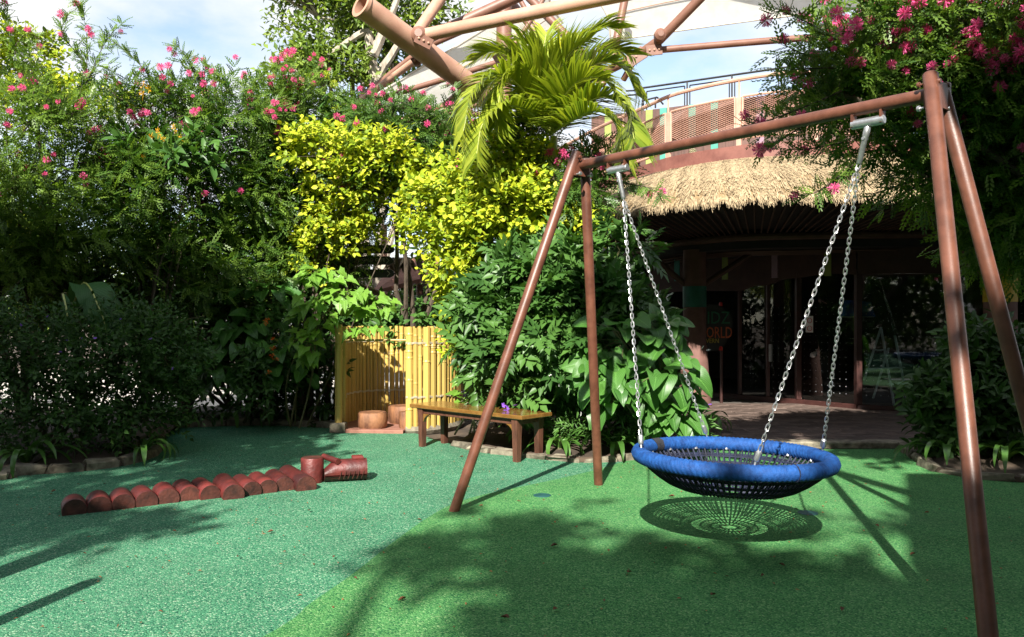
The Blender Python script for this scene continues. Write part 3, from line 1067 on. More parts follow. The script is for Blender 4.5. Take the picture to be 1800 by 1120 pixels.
# room behind the glass
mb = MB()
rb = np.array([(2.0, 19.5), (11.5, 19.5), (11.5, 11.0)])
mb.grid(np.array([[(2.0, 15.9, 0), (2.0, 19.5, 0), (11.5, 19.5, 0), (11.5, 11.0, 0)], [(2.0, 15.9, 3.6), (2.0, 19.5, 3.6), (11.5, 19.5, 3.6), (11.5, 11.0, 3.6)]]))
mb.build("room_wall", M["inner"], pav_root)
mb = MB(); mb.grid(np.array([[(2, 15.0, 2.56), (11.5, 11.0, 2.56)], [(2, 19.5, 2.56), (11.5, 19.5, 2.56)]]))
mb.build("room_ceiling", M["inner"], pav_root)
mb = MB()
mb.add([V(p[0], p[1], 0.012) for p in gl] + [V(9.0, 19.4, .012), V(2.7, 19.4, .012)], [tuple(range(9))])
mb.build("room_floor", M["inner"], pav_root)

# stepladder behind the glass
lad = thing("stepladder", "pale aluminium stepladder standing open behind the dark glass", "ladder", (6.1, 12.9, 0.012))
yb, yf = 13.2, 12.6


def lp(px, py, Y):
    return P(px, py, Y)


for i, (a, b) in enumerate((((1549, 578, 12.85), (1573, 722, 12.55)), ((1573, 590, 12.85), (1597, 692, 12.75)))):
    pa, pb = lp(*a), lp(*b); pb[2] = 0.012
    mb = MB(); mb.box((pa + pb) / 2, (np.linalg.norm(pb - pa), 0.05, 0.022), pb - pa, None, 0.004)
    mb.build("side_rail", M["alu"], lad)
for i, (a, b) in enumerate((((1549, 575, 12.9), (1519, 668, 13.4)), ((1562, 612, 12.95), (1535, 700, 13.4)))):
    pa, pb = lp(*a), lp(*b); pb[2] = max(pb[2], 0.012)
    mb = MB(); mb.box((pa + pb) / 2, (np.linalg.norm(pb - pa), 0.035, 0.02), pb - pa, None, 0.004)
    mb.build("back_leg", M["alu"], lad)
for a, b in (((1538, 615, 12.85), (1553, 615, 12.85)), ((1526, 648, 12.9), (1590, 646, 12.8)), ((1562, 676, 12.65), (1592, 672, 12.75))):
    pa, pb = lp(*a), lp(*b)
    mb = MB(); mb.box((pa + pb) / 2, (np.linalg.norm(pb - pa), 0.08, 0.02), pb - pa, None, 0.003)
    mb.build("step", M["alu"], lad)

# blue cloth canopy inside the room
ca = thing("play_canopy", "blue cloth canopy hanging inside the dark cafe room", "canopy", P(1508, 556, 13.6))
pts = []
for i in range(7):
    rowp = []
    for j in range(9):
        u, v = j / 8 - 0.5, i / 6
        rowp.append(P(1508 + u * 62 * (1 - 0.25 * v), 557 - 30 * v + 4 * (2 * u) ** 2 * v, 13.6 + 0.3 * v) + V(0, 0.35 * (1 - (2 * u) ** 2), 0))
    pts.append(rowp)
pts = np.array(pts)
mb = MB(); mb.grid(pts); mb.grid(pts[:, ::-1] + V(0, 0.012, 0))
mb.build("cloth", M["blue_cloth"], ca, True)
mb = MB(); mb.tube(np.array([P(1480, 557, 13.6), P(1536, 557, 13.6)]), 0.012, 6)
mb.tube(np.array([P(1508, 527, 13.9), P(1508, 527, 13.9) * [1, 1, 0] + [0, 0, 2.55]]), 0.008, 6)
mb.build("hanging_rod", M["galv"], ca)


# ------------------------------------------------------------------ lettering
def lettering(name, text, size, loc, x, up, mat, parent, extr=0.004, align='LEFT', sx=1.0):
    cu = bpy.data.curves.new(name, 'FONT')
    cu.body = text
    cu.size = size
    cu.extrude = extr
    cu.align_x = align
    cu.resolution_u = 2
    cu.materials.append(mat)
    x = Vector(nrm(x)); up = Vector(nrm(up)); z = x.cross(up)
    Mx = Matrix(((x.x * sx, up.x, z.x, loc[0]), (x.y * sx, up.y, z.y, loc[1]), (x.z * sx, up.z, z.z, loc[2]), (0, 0, 0, 1)))
    tmp = bpy.data.objects.new(name, cu)
    COL.objects.link(tmp)
    bpy.context.view_layer.update()
    me = bpy.data.meshes.new_from_object(tmp.evaluated_get(bpy.context.evaluated_depsgraph_get()))
    bpy.data.objects.remove(tmp)
    if not me.materials:
        me.materials.append(mat)
    o = link(name, me, parent, Mx)
    o["kind"] = "stuff"
    return o


# hanging cafe sign beside the green-banded column
sg = thing("hanging_sign", "dark cafe sign with green, orange and yellow lettering beside the green banded column", "sign", P(1252, 600, 13.6))
Ys = 13.5
mb = MB()
cpt = P(1250, 576, Ys)
an = np.arange(20) * 2 * math.pi / 20
poly = [(0.36 * math.cos(a) * (1 + 0.10 * math.sin(3 * a)), 0.40 * math.sin(a)) for a in an]
vs = [cpt + V(p[0], 0.0, p[1]) for p in poly] + [cpt + V(p[0], 0.05, p[1]) for p in poly]
mb.add(vs, [tuple(range(19, -1, -1)), tuple(range(20, 40))] + [(i, (i + 1) % 20, 20 + (i + 1) % 20, 20 + i) for i in range(20)])
mb.build("board", M["sign_black"], sg)
lettering("lettering", "KIDZ", 0.30, P(1226, 569, Ys - 0.012), V(1, 0, 0), V(0, 0, 1), M["sign_green"], sg, sx=0.80)
lettering("lettering", "WORLD", 0.27, P(1223, 594, Ys - 0.012), V(1, 0, 0), V(0, 0, 1), M["sign_orange"], sg, sx=0.62)
lettering("lettering", "CAVERN", 0.11, P(1228, 603, Ys - 0.012), V(1, 0, 0), V(0, 0, 1), M["sign_yellow"], sg, sx=0.82)
mb = MB(); mb.tube(np.array([P(1268, 540, Ys + .06), P(1268, 700, Ys + .06) * [1, 1, 0]]), 0.025, 8)
mb.build("post", M["red_paint"] if False else M["door_frame"], sg, True)
mb = MB(); mb.lathe(P(1267, 616, Ys), [(0.03, 0), (0.03, 0.05), (0.015, 0.07)], 10)
mb.lathe(P(1267, 538, Ys), [(0.03, 0), (0.03, 0.05), (0.015, 0.07)], 10)
mb.build("red_cap", M["red_paint"], sg, True)


# ================================================================== UPPER WALKWAY
ZD = 4.0
hand = np.array([((px - 900) / FPX * (3.6 * FPX / (HY - py)), 3.6 * FPX / (HY - py)) for px, py in
                 ((940, 283), (1000, 252), (1060, 221), (1130, 190), (1180, 168), (1240, 152), (1300, 140), (1350, 132), (1400, 128), (1470, 128), (1560, 136), (1660, 152))])
hand = spline(hand, 80)
deck = thing("upper_walkway", "curved upper walkway with pink brown mesh railing above the thatch", "walkway", (4, 12.5, ZD))
h3 = lambda q, z: np.c_[q, np.full(len(q), z)]


def at_px(px, path):
    k = np.argmin(abs(900 + path[:, 0] / path[:, 1] * FPX - px))
    return k


mb = MB(); mb.tube(h3(hand, 5.0), 0.032, 8)
mb.build("handrail", M["rail"], deck, True)
# fascia: curved band under the railing
out_ = hand + nrm(hand - CEN) * 0.10
mb = MB(); mb.grid(np.array([h3(hand - nrm(hand - CEN) * 0.9, 4.0), h3(out_, 4.0), h3(out_, 3.72), h3(out_ - nrm(hand - CEN) * 0.5, 3.66)])[:, ::-1])
mb.build("fascia", M["fascia"], deck)
post_k = [at_px(px, hand) for px in (1024, 1100, 1172, 1297, 1432, 1545)]
for k in post_k:
    q = hand[k]
    t = nrm(V(*(hand[min(k + 1, 79)] - hand[k - 1]), 0))
    mb = MB()
    mb.box(V(q[0], q[1], 4.36), (0.075, 0.05, 0.76), t, None, 0.008)
    p_ = mb.build("post", M["rail"], deck)
    mb = MB(); mb.tube(np.array([[q[0], q[1], 4.72], [q[0], q[1], 4.98]]), 0.016, 6)
    mb.build("post_pin", M["rail"], p_)
for a, b in zip(post_k[:-1], post_k[1:]):
    seg = resample(hand[a:b + 1], 24)
    d_ = np.linalg.norm(np.diff(seg, axis=0), axis=1).sum()
    seg = resample(hand[a:b + 1], 60)[3:-3]
    fr_ = MB()
    fr_.tube(h3(seg, 4.74), 0.018, 6); fr_.tube(h3(seg, 4.12), 0.018, 6)
    for q in (seg[0], seg[-1]):
        fr_.tube(np.array([[q[0], q[1], 4.12], [q[0], q[1], 4.74]]), 0.018, 6)
    pf = fr_.build("panel_frame", M["rail"], deck, True)
    # diamond wire mesh
    w_ = MB()
    pitch = 0.05
    L_ = d_ * 0.9; Hh = 0.62
    s_ax = np.linspace(0, 1, len(seg))
    def at(u, z):
        return V(np.interp(u / L_, s_ax, seg[:, 0]), np.interp(u / L_, s_ax, seg[:, 1]), 4.12 + z)
    kmin = int(-Hh / pitch) - 1
    for kk in range(kmin, int(L_ / pitch * 1) + 1):
        for sgn in (1, -1):
            u0 = kk * pitch * 1.15; u1 = u0 + Hh * 1.9
            lo_, hi_ = (0.0, Hh) if sgn > 0 else (Hh, 0.0)
            ta = max(0.0, (0 - u0) / (u1 - u0)); tb = min(1.0, (L_ - u0) / (u1 - u0))
            if tb - ta < 0.03:
                continue
            pts = [at(u0 + (u1 - u0) * t_, lo_ + (hi_ - lo_) * t_) for t_ in np.linspace(ta, tb, 4)]
            w_.tube(np.array(pts), 0.0042, 3, cap=False)
    wm = w_.build("wire_mesh", M["rail"], pf)
    wm["kind"] = "stuff"

# boarded wall behind the walkway, each board a piece of its own
uw = thing("boarded_wall", "brown boarded wall with teal, olive and mauve boards behind the walkway railing", "wall", (4, 14.2, ZD))
wa, wb = P(1040, 200, 15.6), P(1600, 150, 13.4)
wlen = np.linalg.norm((wb - wa)[:2]); wt = nrm(V(*(wb - wa)[:2], 0)); wn_ = V(wt[1], -wt[0], 0)
nb = int(wlen / 0.135)
spec = {1143: "plank_lime", 1070: "plank_lime", 1211: "plank_mauve", 1220: "plank_teal", 1330: "plank_mauve", 1166: "plank_teal", 1258: "plank_teal"}
pxs = []
base_m = MB(); base_m.box(V((wa[0] + wb[0]) / 2, (wa[1] + wb[1]) / 2, 4.6) - wn_ * 0.06, (wlen, 0.04, 1.5), wt, -wn_)
base_m.build("wall_core", M["plank_brown"], uw)
for i in range(nb):
    c = V(wa[0], wa[1], 0) + wt * (i + 0.5) * 0.135
    pxs.append(900 + c[0] / c[1] * FPX)
taken = {int(np.argmin([abs(p - k) for p in pxs])): v for k, v in spec.items()}
for i in range(nb):
    c = V(wa[0], wa[1], 0) + wt * (i + 0.5) * 0.135
    topz = 5.40 + 0.10 * i / nb
    mt = taken.get(i, "plank_brown")
    z0, z1 = 3.85, topz
    if mt == "plank_teal" and abs(pxs[i] - 1220) < 10: z0 = 4.75
    if mt == "plank_mauve" and abs(pxs[i] - 1211) < 10: z1 = 5.0
    mb = MB()
    mb.box(c + V(0, 0, (z0 + z1) / 2) + wn_ * (0.0 if mt == "plank_brown" else 0.008), (0.131, 0.035 + random.uniform(0, .008), z1 - z0), wt, -wn_, 0.004)
    mb.build("plank", M[mt], uw)
    if mt != "plank_brown" and (z0 > 3.9 or z1 < topz):
        zz0, zz1 = (3.85, z0 - 0.003) if z0 > 3.9 else (z1 + 0.003, topz)
        mb = MB(); mb.box(c + V(0, 0, (zz0 + zz1) / 2), (0.131, 0.035, zz1 - zz0), wt, -wn_, 0.004)
        mb.build("plank", M["plank_brown"], uw)
# round lamp on the wall below the railing
mb = MB(); mb.lathe(P(1218, 268, 12.6), [(0.055, 0), (0.06, 0.03), (0.045, 0.05), (0.03, 0.045)], 14, V(-.3, -1, 0))
tag(mb.build("wall_lamp", M["stem_pale"], None, True), "small round pale fitting on the wall under the railing", "lamp")

# black railing further back
br = thing("black_railing", "thin black metal railing on the roof terrace behind the boarded wall", "railing", P(1300, 200, 16.5))
Yb = 16.6
A_, B_ = P(1128, 155, 17.2), P(1620, 84, 15.2)
mb = MB(); mb.tube(np.array([A_, B_]), 0.022, 6); mb.build("top_rail", M["black_metal"], br)
for f0, f1 in ((0.02, 0.17), (0.19, 0.34), (0.36, 0.52), (0.54, 0.72), (0.74, 0.92)):
    a_, b_ = A_ + (B_ - A_) * f0, A_ + (B_ - A_) * f1
    mb = MB()
    d_ = V(0, 0, -0.09)
    mb.tube(np.array([a_ + d_, b_ + d_]), 0.016, 5)
    mb.tube(np.array([a_ + d_, a_ + V(0, 0, -1.0)]), 0.014, 5)
    mb.tube(np.array([b_ + d_, b_ + V(0, 0, -1.0)]), 0.014, 5)
    mb.build("rail_frame", M["black_metal"], br)
for f0 in (0.005, 0.18, 0.35, 0.53, 0.73, 0.94):
    a_ = A_ + (B_ - A_) * f0
    mb = MB(); mb.box(a_ + V(0, 0, -0.5), (0.045 if f0 < .1 else 0.03, 0.03, 1.0)); mb.build("rail_post", M["black_metal"], br)
mb = MB()
for p0, p1 in (((1128, 178), (1155, 171)), ((1155, 171), (1166, 184)), ((1134, 185), (1152, 181)), ((1152, 173), (1152, 190)), ((1100, 160), (1128, 159)), ((1100, 168), (1128, 166))):
    mb.tube(np.array([P(*p0, 17.1), P(*p1, 17.1)]), 0.02, 5)
mb.build("stair_rail", M["black_metal"], br)
# terrace slab the railing stands on
mb = MB(); mb.box(V(6.5, 18.2, 4.1), (11.5, 4.2, 0.3)); o = mb.build("roof_slab", M["fascia"]); o["kind"] = "structure"


# ================================================================== TENSILE CANOPY
tc_root = thing("shade_canopy", "brown steel tube canopy carrying stretched cream membranes above the garden", "canopy", P(885, 560, 13.0) * [1, 1, 0])


def pipe(pts, dia_px, mat="steel_pale", n=12, name="steel_tube", flange=True):
    w = np.array([P(*p) for p in pts])
    r = 0.5 * dia_px / FPX * np.mean([p[2] for p in pts])
    mb = MB(); mb.tube(w, r, n)
    return mb.build(name, M[mat], tc_root, True)


def node(p, r, mat="steel_dark"):
    mb = MB(); mb.lathe(P(*p) - V(0, r, 0), [(r * .5, 0), (r, r * .4), (r, r * 1.5), (r * .5, r * 2)], 10, V(0, 1, 0))
    mb.build("joint", M[mat], tc_root, True)


# main mast, open at its cut end with a collar plate
a, b = P(634, 8, 10.6), P(885, 193, 12.6)
ax = nrm(b - a); ln = np.linalg.norm(b - a); r0 = 0.5 * 42 / FPX * 10.8
mb = MB()
u = nrm(np.cross(ax, V(0, 1, 0.3))); w_ = np.cross(ax, u)
an = np.arange(24) * 2 * math.pi / 24
ringv = lambda r, h: [a + ax * h + r * (math.cos(t) * u + math.sin(t) * w_) for t in an]
vs = ringv(r0 * .8, 0.5) + ringv(r0 * .8, 0.0) + ringv(r0 * 1.10, 0.0) + ringv(r0 * 1.10, 0.05) + ringv(r0, 0.055) + ringv(r0, ln)
fs = [(i * 24 + k, i * 24 + (k + 1) % 24, (i + 1) * 24 + (k + 1) % 24, (i + 1) * 24 + k) for i in range(5) for k in range(24)]
fs.append(tuple(range(23, -1, -1)))
mb.add(vs, fs)
mb.build("mast", M["steel_pale"], tc_root, True)
node((737, 62, 11.05), 0.11); node((733, 108, 11.6), 0.07)
pipe([(737, 64, 11.1), (900, 30, 10.6), (1185, -28, 9.8)], 24)
pipe([(734, 56, 11.3), (800, -40, 11.8)], 20)
pipe([(745, 70, 12.2), (915, -8, 12.2)], 20, "steel_dark")
pipe([(620, 184, 15.0), (745, 84, 14.4), (905, 14, 14.0)], 11, "steel_dark")
pipe([(628, 182, 14.6), (730, 106, 13.4)], 12)
pipe([(642, 181, 14.6), (786, 138, 14.2), (905, 100, 13.8)], 10, "steel_dark")
pipe([(644, 186, 14.8), (790, 198, 14.6), (900, 205, 14.2)], 9, "steel_dark")
pipe([(694, 216, 13.2), (790, 196, 13.0), (880, 168, 12.8)], 15)
pipe([(722, 218, 13.8), (850, 240, 13.8)], 9, "steel_dark")
pipe([(776, 190, 13.2), (812, 160, 13.1)], 12, "steel_dark")
# upright column with a dark sleeve near its foot
cc = P(886, 565, 13.0)
mb = MB(); mb.lathe(V(cc[0], cc[1], 0), [(0.125, 0), (0.125, 7.6)], 20)
colm = mb.build("column", M["steel_dark"], tc_root, True)
mb = MB(); mb.lathe(V(cc[0], cc[1], 4.25), [(0.137, 0), (0.137, 0.30)], 20)
mb.build("sleeve", M["bark"], colm, True)
pipe([(872, 122, 12.9), (815, 165, 12.9)], 14, "steel_dark")
pipe([(928, -6, 13.6), (1012, 80, 13.2), (1060, 150, 13.0)], 15, "steel_dark")
pipe([(902, 8, 14.0), (985, 110, 13.8)], 14, "steel_dark")
pipe([(912, -4, 15.0), (965, 90, 14.6)], 9, "steel_dark")
pipe([(958, -6, 13.2), (935, 34, 13.1), (900, 84, 13.0)], 8, "steel_dark")
node((936, 30, 12.9), 0.05)
pipe([(1100, -10, 12.6), (1086, 60, 12.4), (1076, 110, 12.4)], 14, "steel_dark")
pipe([(1240, -12, 11.6), (1160, 70, 12.0), (1118, 100, 12.3), (1060, 128, 12.6)], 16, "steel_dark")
pipe([(1118, 100, 12.3), (1096, 140, 12.6)], 11, "steel_dark")
pipe([(1145, 89, 12.1), (1300, 76, 12.0), (1450, 64, 12.0), (1700, 40, 12.0)], 12, "steel_dark")
node((1160, 62, 11.9), 0.09)
for gp, gd, sz in (((745, 72, 10.98), V(.8, .2, -.35), .16), ((735, 104, 11.5), V(.7, .2, .5), .13), ((640, 182, 14.5), V(.8, 0, .4), .20), ((1118, 100, 12.2), V(.8, -.1, .5), .2), ((1150, 88, 12.0), V(.95, 0, .1), .16), ((886, 100, 12.85), V(.8, 0, .5), .22)):
    mb = MB(); mb.box(P(*gp), (sz * 1.5, .02, sz), gd, V(0.1, 1, 0), .004)
    gpl = mb.build("gusset_plate", M["steel_dark"], tc_root)
    mb = MB()
    for e_ in (-.45, 0, .45):
        q_ = P(*gp) + nrm(gd) * sz * e_ - V(0, .012, 0)
        mb.lathe(q_, [(.018, 0), (.018, .012), (.008, .02)], 6, V(0, -1, 0))
    mb.build("bolt", M["steel_pale"], gpl)["kind"] = "stuff"


def membrane(corners, sag, name="membrane", n=14, pinch=0.10):
    """four-cornered stretched cloth with curved edges"""
    c = [P(*p) for p in corners]
    pts = np.zeros((n, n, 3))
    for i in range(n):
        for j in range(n):
            s, t = i / (n - 1), j / (n - 1)
            p = (1 - s) * (1 - t) * c[0] + s * (1 - t) * c[1] + s * t * c[2] + (1 - s) * t * c[3]
            mid = (c[0] + c[1] + c[2] + c[3]) / 4
            e = 4 * s * (1 - s) + 4 * t * (1 - t) - 16 * s * (1 - s) * t * (1 - t)
            p = p + (mid - p) * pinch * (4 * s * (1 - s) * abs(2 * t - 1) + 4 * t * (1 - t) * abs(2 * s - 1))
            p = p + V(0, 0, sag) * (16 * s * (1 - s) * t * (1 - t))
            pts[i, j] = p
    mb = MB(); mb.grid(pts)
    o = mb.build(name, M["membrane"], tc_root, True)
    mb = MB()
    loop = np.concatenate([pts[:, 0], pts[-1, 1:], pts[-2::-1, -1], pts[0, -2:0:-1]])
    mb.tube(loop, 0.018, 5, closed=True)
    mb.build("edge_cable", M["membrane"], o, True)
    mb = MB()
    for k in (n // 3, 2 * n // 3):
        q = pts[:, k] + V(0, -0.012, -0.012)
        mb.tube(q, 0.008, 4)
    mb.build("seam", M["steel_pale"], o)
    return o


membrane([(634, 182, 14.9), (905, 16, 14.3), (1010, 92, 14.7), (790, 208, 15.2)], -0.05, pinch=0.03)
membrane([(958, -60, 12.8), (1960, -150, 11.0), (1690, -2, 12.6), (1072, 72, 13.2)], 0.25)
membrane([(905, 30, 15.0), (960, -20, 15.0), (990, 40, 16.0), (900, 90, 16.0)], 0.0)
membrane([(742, 238, 15.4), (905, 205, 15.4), (900, 292, 15.8), (790, 300, 15.7)], -0.05)


# ================================================================== BROWN HUT ROOF, PALE PIPE, SIGNPOST
hut = thing("hut_roof", "sloping red brown panel roof beyond the signpost, thatch tuft on top", "hut", P(700, 565, 14.5) * [1, 1, 0])
q = [P(655, 512, 13.6), P(770, 482, 14.2), P(770, 440, 15.4), P(690, 462, 15.4)]
mb = MB(); mb.add(q + [p + V(0, 0, -0.08) for p in q], [(0, 1, 2, 3), (7, 6, 5, 4), (0, 4, 5, 1), (1, 5, 6, 2), (2, 6, 7, 3), (3, 7, 4, 0)])
mb.build("panel", M["brick_red"], hut)
mb = MB()
for px in (668, 738):
    p = P(px, 500, 14.2); mb.tube(np.array([p * [1, 1, 0], p]), 0.06, 8)
mb.build("post", M["steel_dark"], hut, True)
mb = MB(); mb.box((P(735, 455, 13.7) + P(748, 500, 13.7)) / 2, (0.10, 0.05, 0.5), V(0.93, 0, 0.25), None); mb.build("strut", M["bark"], hut)
ng = 260
th = rgt.uniform(-1, 1, ng)
c0 = np.array([P(705 + 15 * t, 452, 14.0) for t in th])
dd = nrm(np.c_[th * .5 + rgt.normal(size=ng) * .2, -np.abs(rgt.normal(size=ng)) * .4, -np.ones(ng)])
leaf_cloud("thatch_tuft", M["thatch"], hut, c0, dd, nrm(rgt.normal(size=(ng, 3)) + V(0, -1, .6)), rgt.uniform(.15, .32, ng), np.full(ng, .012), T_small(), rgt)
mb = MB(); mb.tube(np.array([P(583, 489, 12.4), P(640, 506, 12.2), P(700, 527, 12.0)]), 0.05, 10)
pp = mb.build("pale_pipe", M["steel_pale"], None, True)
tag(pp, "pale pink pipe rail sloping down behind the bamboo screen", "pipe")
mb = MB()
for px in (600, 690):
    p = P(px, 495 if px < 650 else 523, 12.3 if px < 650 else 12.02); mb.tube(np.array([p * [1, 1, 0], p + V(0, 0, -.03)]), 0.03, 8)
mb.build("support", M["steel_pale"], pp, True)
mb = MB(); mb.tube(np.array([P(675, 455, 15), P(675, 395, 15)]), 0.06, 8); mb.tube(np.array([P(697, 460, 15), P(700, 400, 15)]), 0.025, 8)
tag(mb.build("pale_pole", M["steel_pale"], None, True), "pale pole standing behind the black signpost", "pole")

Yp = 11.7
sp = thing("signpost", "black signpost with three black arrow boards pointing right among golden leaves", "signpost", P(620, 565, Yp) * [1, 1, 0])
p0 = P(619, 430, Yp)
mb = MB(); mb.box(V(p0[0], p0[1], p0[2] / 2), (0.075, 0.075, p0[2]), None, None, 0.006)
mb.build("post", M["sign_black"], sp)
for i, (py, x1, dy) in enumerate(((439, 695, 0.0), (459, 694, -0.05), (481, 694, 0.03))):
    L_ = P(612, py, Yp); Rr = P(x1, py, Yp)
    hh = 0.062; w = Rr[0] - L_[0]
    prof2 = [(0, -hh), (w - hh * 1.1, -hh), (w - hh * .25, -hh * .55), (w, 0), (w - hh * .25, hh * .55), (w - hh * 1.1, hh), (0, hh)]
    vs = [V(L_[0] + x, Yp - 0.06 + dy, L_[2] + z) for x, z in prof2] + [V(L_[0] + x, Yp - 0.04 + dy, L_[2] + z) for x, z in prof2]
    n7 = len(prof2)
    mb = MB(); mb.add(vs, [tuple(range(n7)), tuple(range(2 * n7 - 1, n7 - 1, -1))] + [(k, n7 + k, n7 + (k + 1) % n7, (k + 1) % n7) for k in range(n7)])
    bd = mb.build("arrow_board", M["sign_black"], sp)
    bd["label"] = ["topmost arrow board", "middle arrow board reading world cafe", "lowest arrow board"][i]
    cx = Rr[0] - 0.085
    mb = MB(); yf_ = Yp - 0.065 + dy
    mb.tube(np.array([[cx - .022, yf_, L_[2] + .04], [cx + .018, yf_, L_[2]], [cx - .022, yf_, L_[2] - .04]]), 0.0045, 4)
    mb.build("chevron", M["sign_grey"], bd)
    if i == 1:
        lettering("lettering", "KIDZ WORLD CAFE", 0.064, V(Rr[0] - 0.125, Yp - 0.066 + dy, L_[2] - 0.012), V(1, 0, 0), V(0, 0, 1), M["sign_grey"], bd, 0.001, 'RIGHT', 1.0)


# ================================================================== BAMBOO SCREEN, STOOLS, BENCH
bs = thing("bamboo_screen", "low curved screen of upright yellow bamboo poles bound with wire", "screen", (-1.5, 10.6, 0))
BP = []
for k in range(5):
    rg = np.random.default_rng(40 + k)
    mb = MB()
    n_nodes = 4 + k % 3
    prof_ = [(1.0, 0.0)]
    hs_ = np.sort(rg.uniform(0.12, 0.95, n_nodes))
    for h in hs_:
        prof_ += [(1.0, h - 0.012), (1.10, h - 0.004), (1.06, h + 0.004), (0.98, h + 0.012)]
    prof_ += [(1.0, 1.0)]
    mb.lathe(V(0, 0, 0), [(r, h) for r, h in prof_], 9)
    BP.append(mb.mesh("bamboo_pole", M["bamboo"], True))


def pole(x, y, r, h, parent, k, z0=0.04, lean=(0, 0)):
    M4 = Matrix(((r, 0, lean[0], x), (0, r, lean[1], y), (0, 0, h, z0), (0, 0, 0, 1)))
    link("bamboo_pole", BP[k % 5], parent, M4)


rb = np.random.default_rng(5)
wallA = spline([(-2.16, 10.22), (-2.24, 10.6), (-2.16, 11.0), (-1.9, 11.28), (-1.5, 11.38), (-1.1, 11.36), (-0.9, 11.25)], 200)
wallB = spline([(-1.335, 9.98), (-1.12, 10.03), (-0.92, 10.2), (-0.76, 10.5), (-0.70, 10.85), (-0.74, 11.15)], 160)


def wall_of_poles(path, r_lo, r_hi, hgt, first_big):
    d = np.concatenate([[0], np.cumsum(np.linalg.norm(np.diff(path, axis=0), axis=1))])
    s, k, used = 0.0, 0, []
    while s < d[-1]:
        r = first_big if k == 0 and first_big else rb.uniform(r_lo, r_hi)
        q = V(np.interp(s + r, d, path[:, 0]), np.interp(s + r, d, path[:, 1]))
        pole(q[0], q[1], r, hgt + rb.uniform(-0.012, 0.012), bs, int(rb.integers(0, 5)), lean=tuple(rb.normal(size=2) * 0.006))
        used.append(q)
        s += 2 * r + rb.uniform(0.001, 0.011); k += 1
    return np.array(used)


ua = wall_of_poles(wallA, 0.021, 0.036, 1.29, 0)
ub = wall_of_poles(wallB, 0.026, 0.048, 1.28, 0.046)
pole(-2.19, 10.06, 0.047, 1.34, bs, 1, 0.02)
for path, zs in ((wallA, (0.42, 1.12)), (wallB, (0.44, 1.12))):
    for z in zs:
        for off in (0.0, 0.014):
            q = resample(path, 60)
            t = nrm(np.gradient(q, axis=0)); nn_ = np.c_[t[:, 1], -t[:, 0]]
            if path is wallA:
                nn_ = nn_
            side_ = (nrm(np.array([[-1.6, 10.5]]) - q) if path is wallA else nrm(q - np.array([[-1.5, 10.9]])))
            q = q + side_ * 0.037
            mb = MB(); mb.tube(np.c_[q, z + off + 0.006 * np.sin(np.arange(60) * 1.7)], 0.004, 4)
            mb.build("binding_wire", M["wire"], bs)
mb = MB(); mb.tube(np.array([[-2.15, 10.10, 1.16], [-1.75, 10.55, 1.165], [-1.32, 10.0, 1.165]])[[0, 2]], 0.014, 7)
mb.build("cross_rail", M["bamboo"], bs, True)
mb = MB(); mb.box(V(-2.19, 10.06, 0.06), (0.19, 0.17, 0.13), None, None, 0.01); mb.build("foot_block", M["kerb"], bs)
mb = MB()
qa = resample(wallB, 14)
mb.tube(np.c_[qa, np.full(14, 0.03)], 0.06, 6); mb.build("footing", M["kerb"], bs)
fl = [tuple(p) for p in resample(wallA, 16)] + [tuple(p) for p in resample(wallB, 10)[::-1]]
o = sheet("stool_floor", [(-2.19, 10.06)] + fl, 0.035, M["brick_red"])
mb = MB(); mb.box(V(-1.76, 10.02, 0.017), (0.82, 0.12, 0.05), V(1, -.1, 0), None, 0.008); mb.build("floor_edge", M["brick_red"])["kind"] = "structure"

stools = [((-1.79, 10.22), 0.185, 0.20, "low round log stool at the front of the bamboo screen"),
          ((-1.47, 10.72), 0.19, 0.23, "taller log stool against the back of the bamboo screen"),
          ((-1.37, 10.22), 0.085, 0.205, "log stool half hidden behind the bamboo screen's right front pole")]
for (x, y), r, h, lab in stools:
    t_ = thing("log_stool", lab, "stool", (x, y, 0.035), "log stools inside the bamboo screen")
    mb = MB()
    n = 22
    an = np.arange(n) * 2 * math.pi / n
    wob = 1 + 0.05 * np.sin(3 * an + x * 9) + 0.03 * np.sin(5 * an)
    rings_ = [(0.9, 0.0), (1.0, 0.03), (1.03, h * .5), (1.0, h - .012), (0.96, h)]
    vs = np.concatenate([np.c_[x + r * k * wob * np.cos(an), y + r * k * wob * np.sin(an), np.full(n, 0.035 + z)] for k, z in rings_])
    fs = [(i * n + k, i * n + (k + 1) % n, (i + 1) * n + (k + 1) % n, (i + 1) * n + k) for i in range(4) for k in range(n)] + [tuple(range(n - 1, -1, -1))]
    mb.add(vs, fs); mb.build("trunk_section", M["stump"], t_, True)
    mb = MB(); mb.lathe(V(x, y, 0.035 + h - .004), [(r * .93, 0), (r * .93, .008), (r * .5, .009), (0.01, .008)], n)
    mb.build("seat_top", M["stump"], t_)

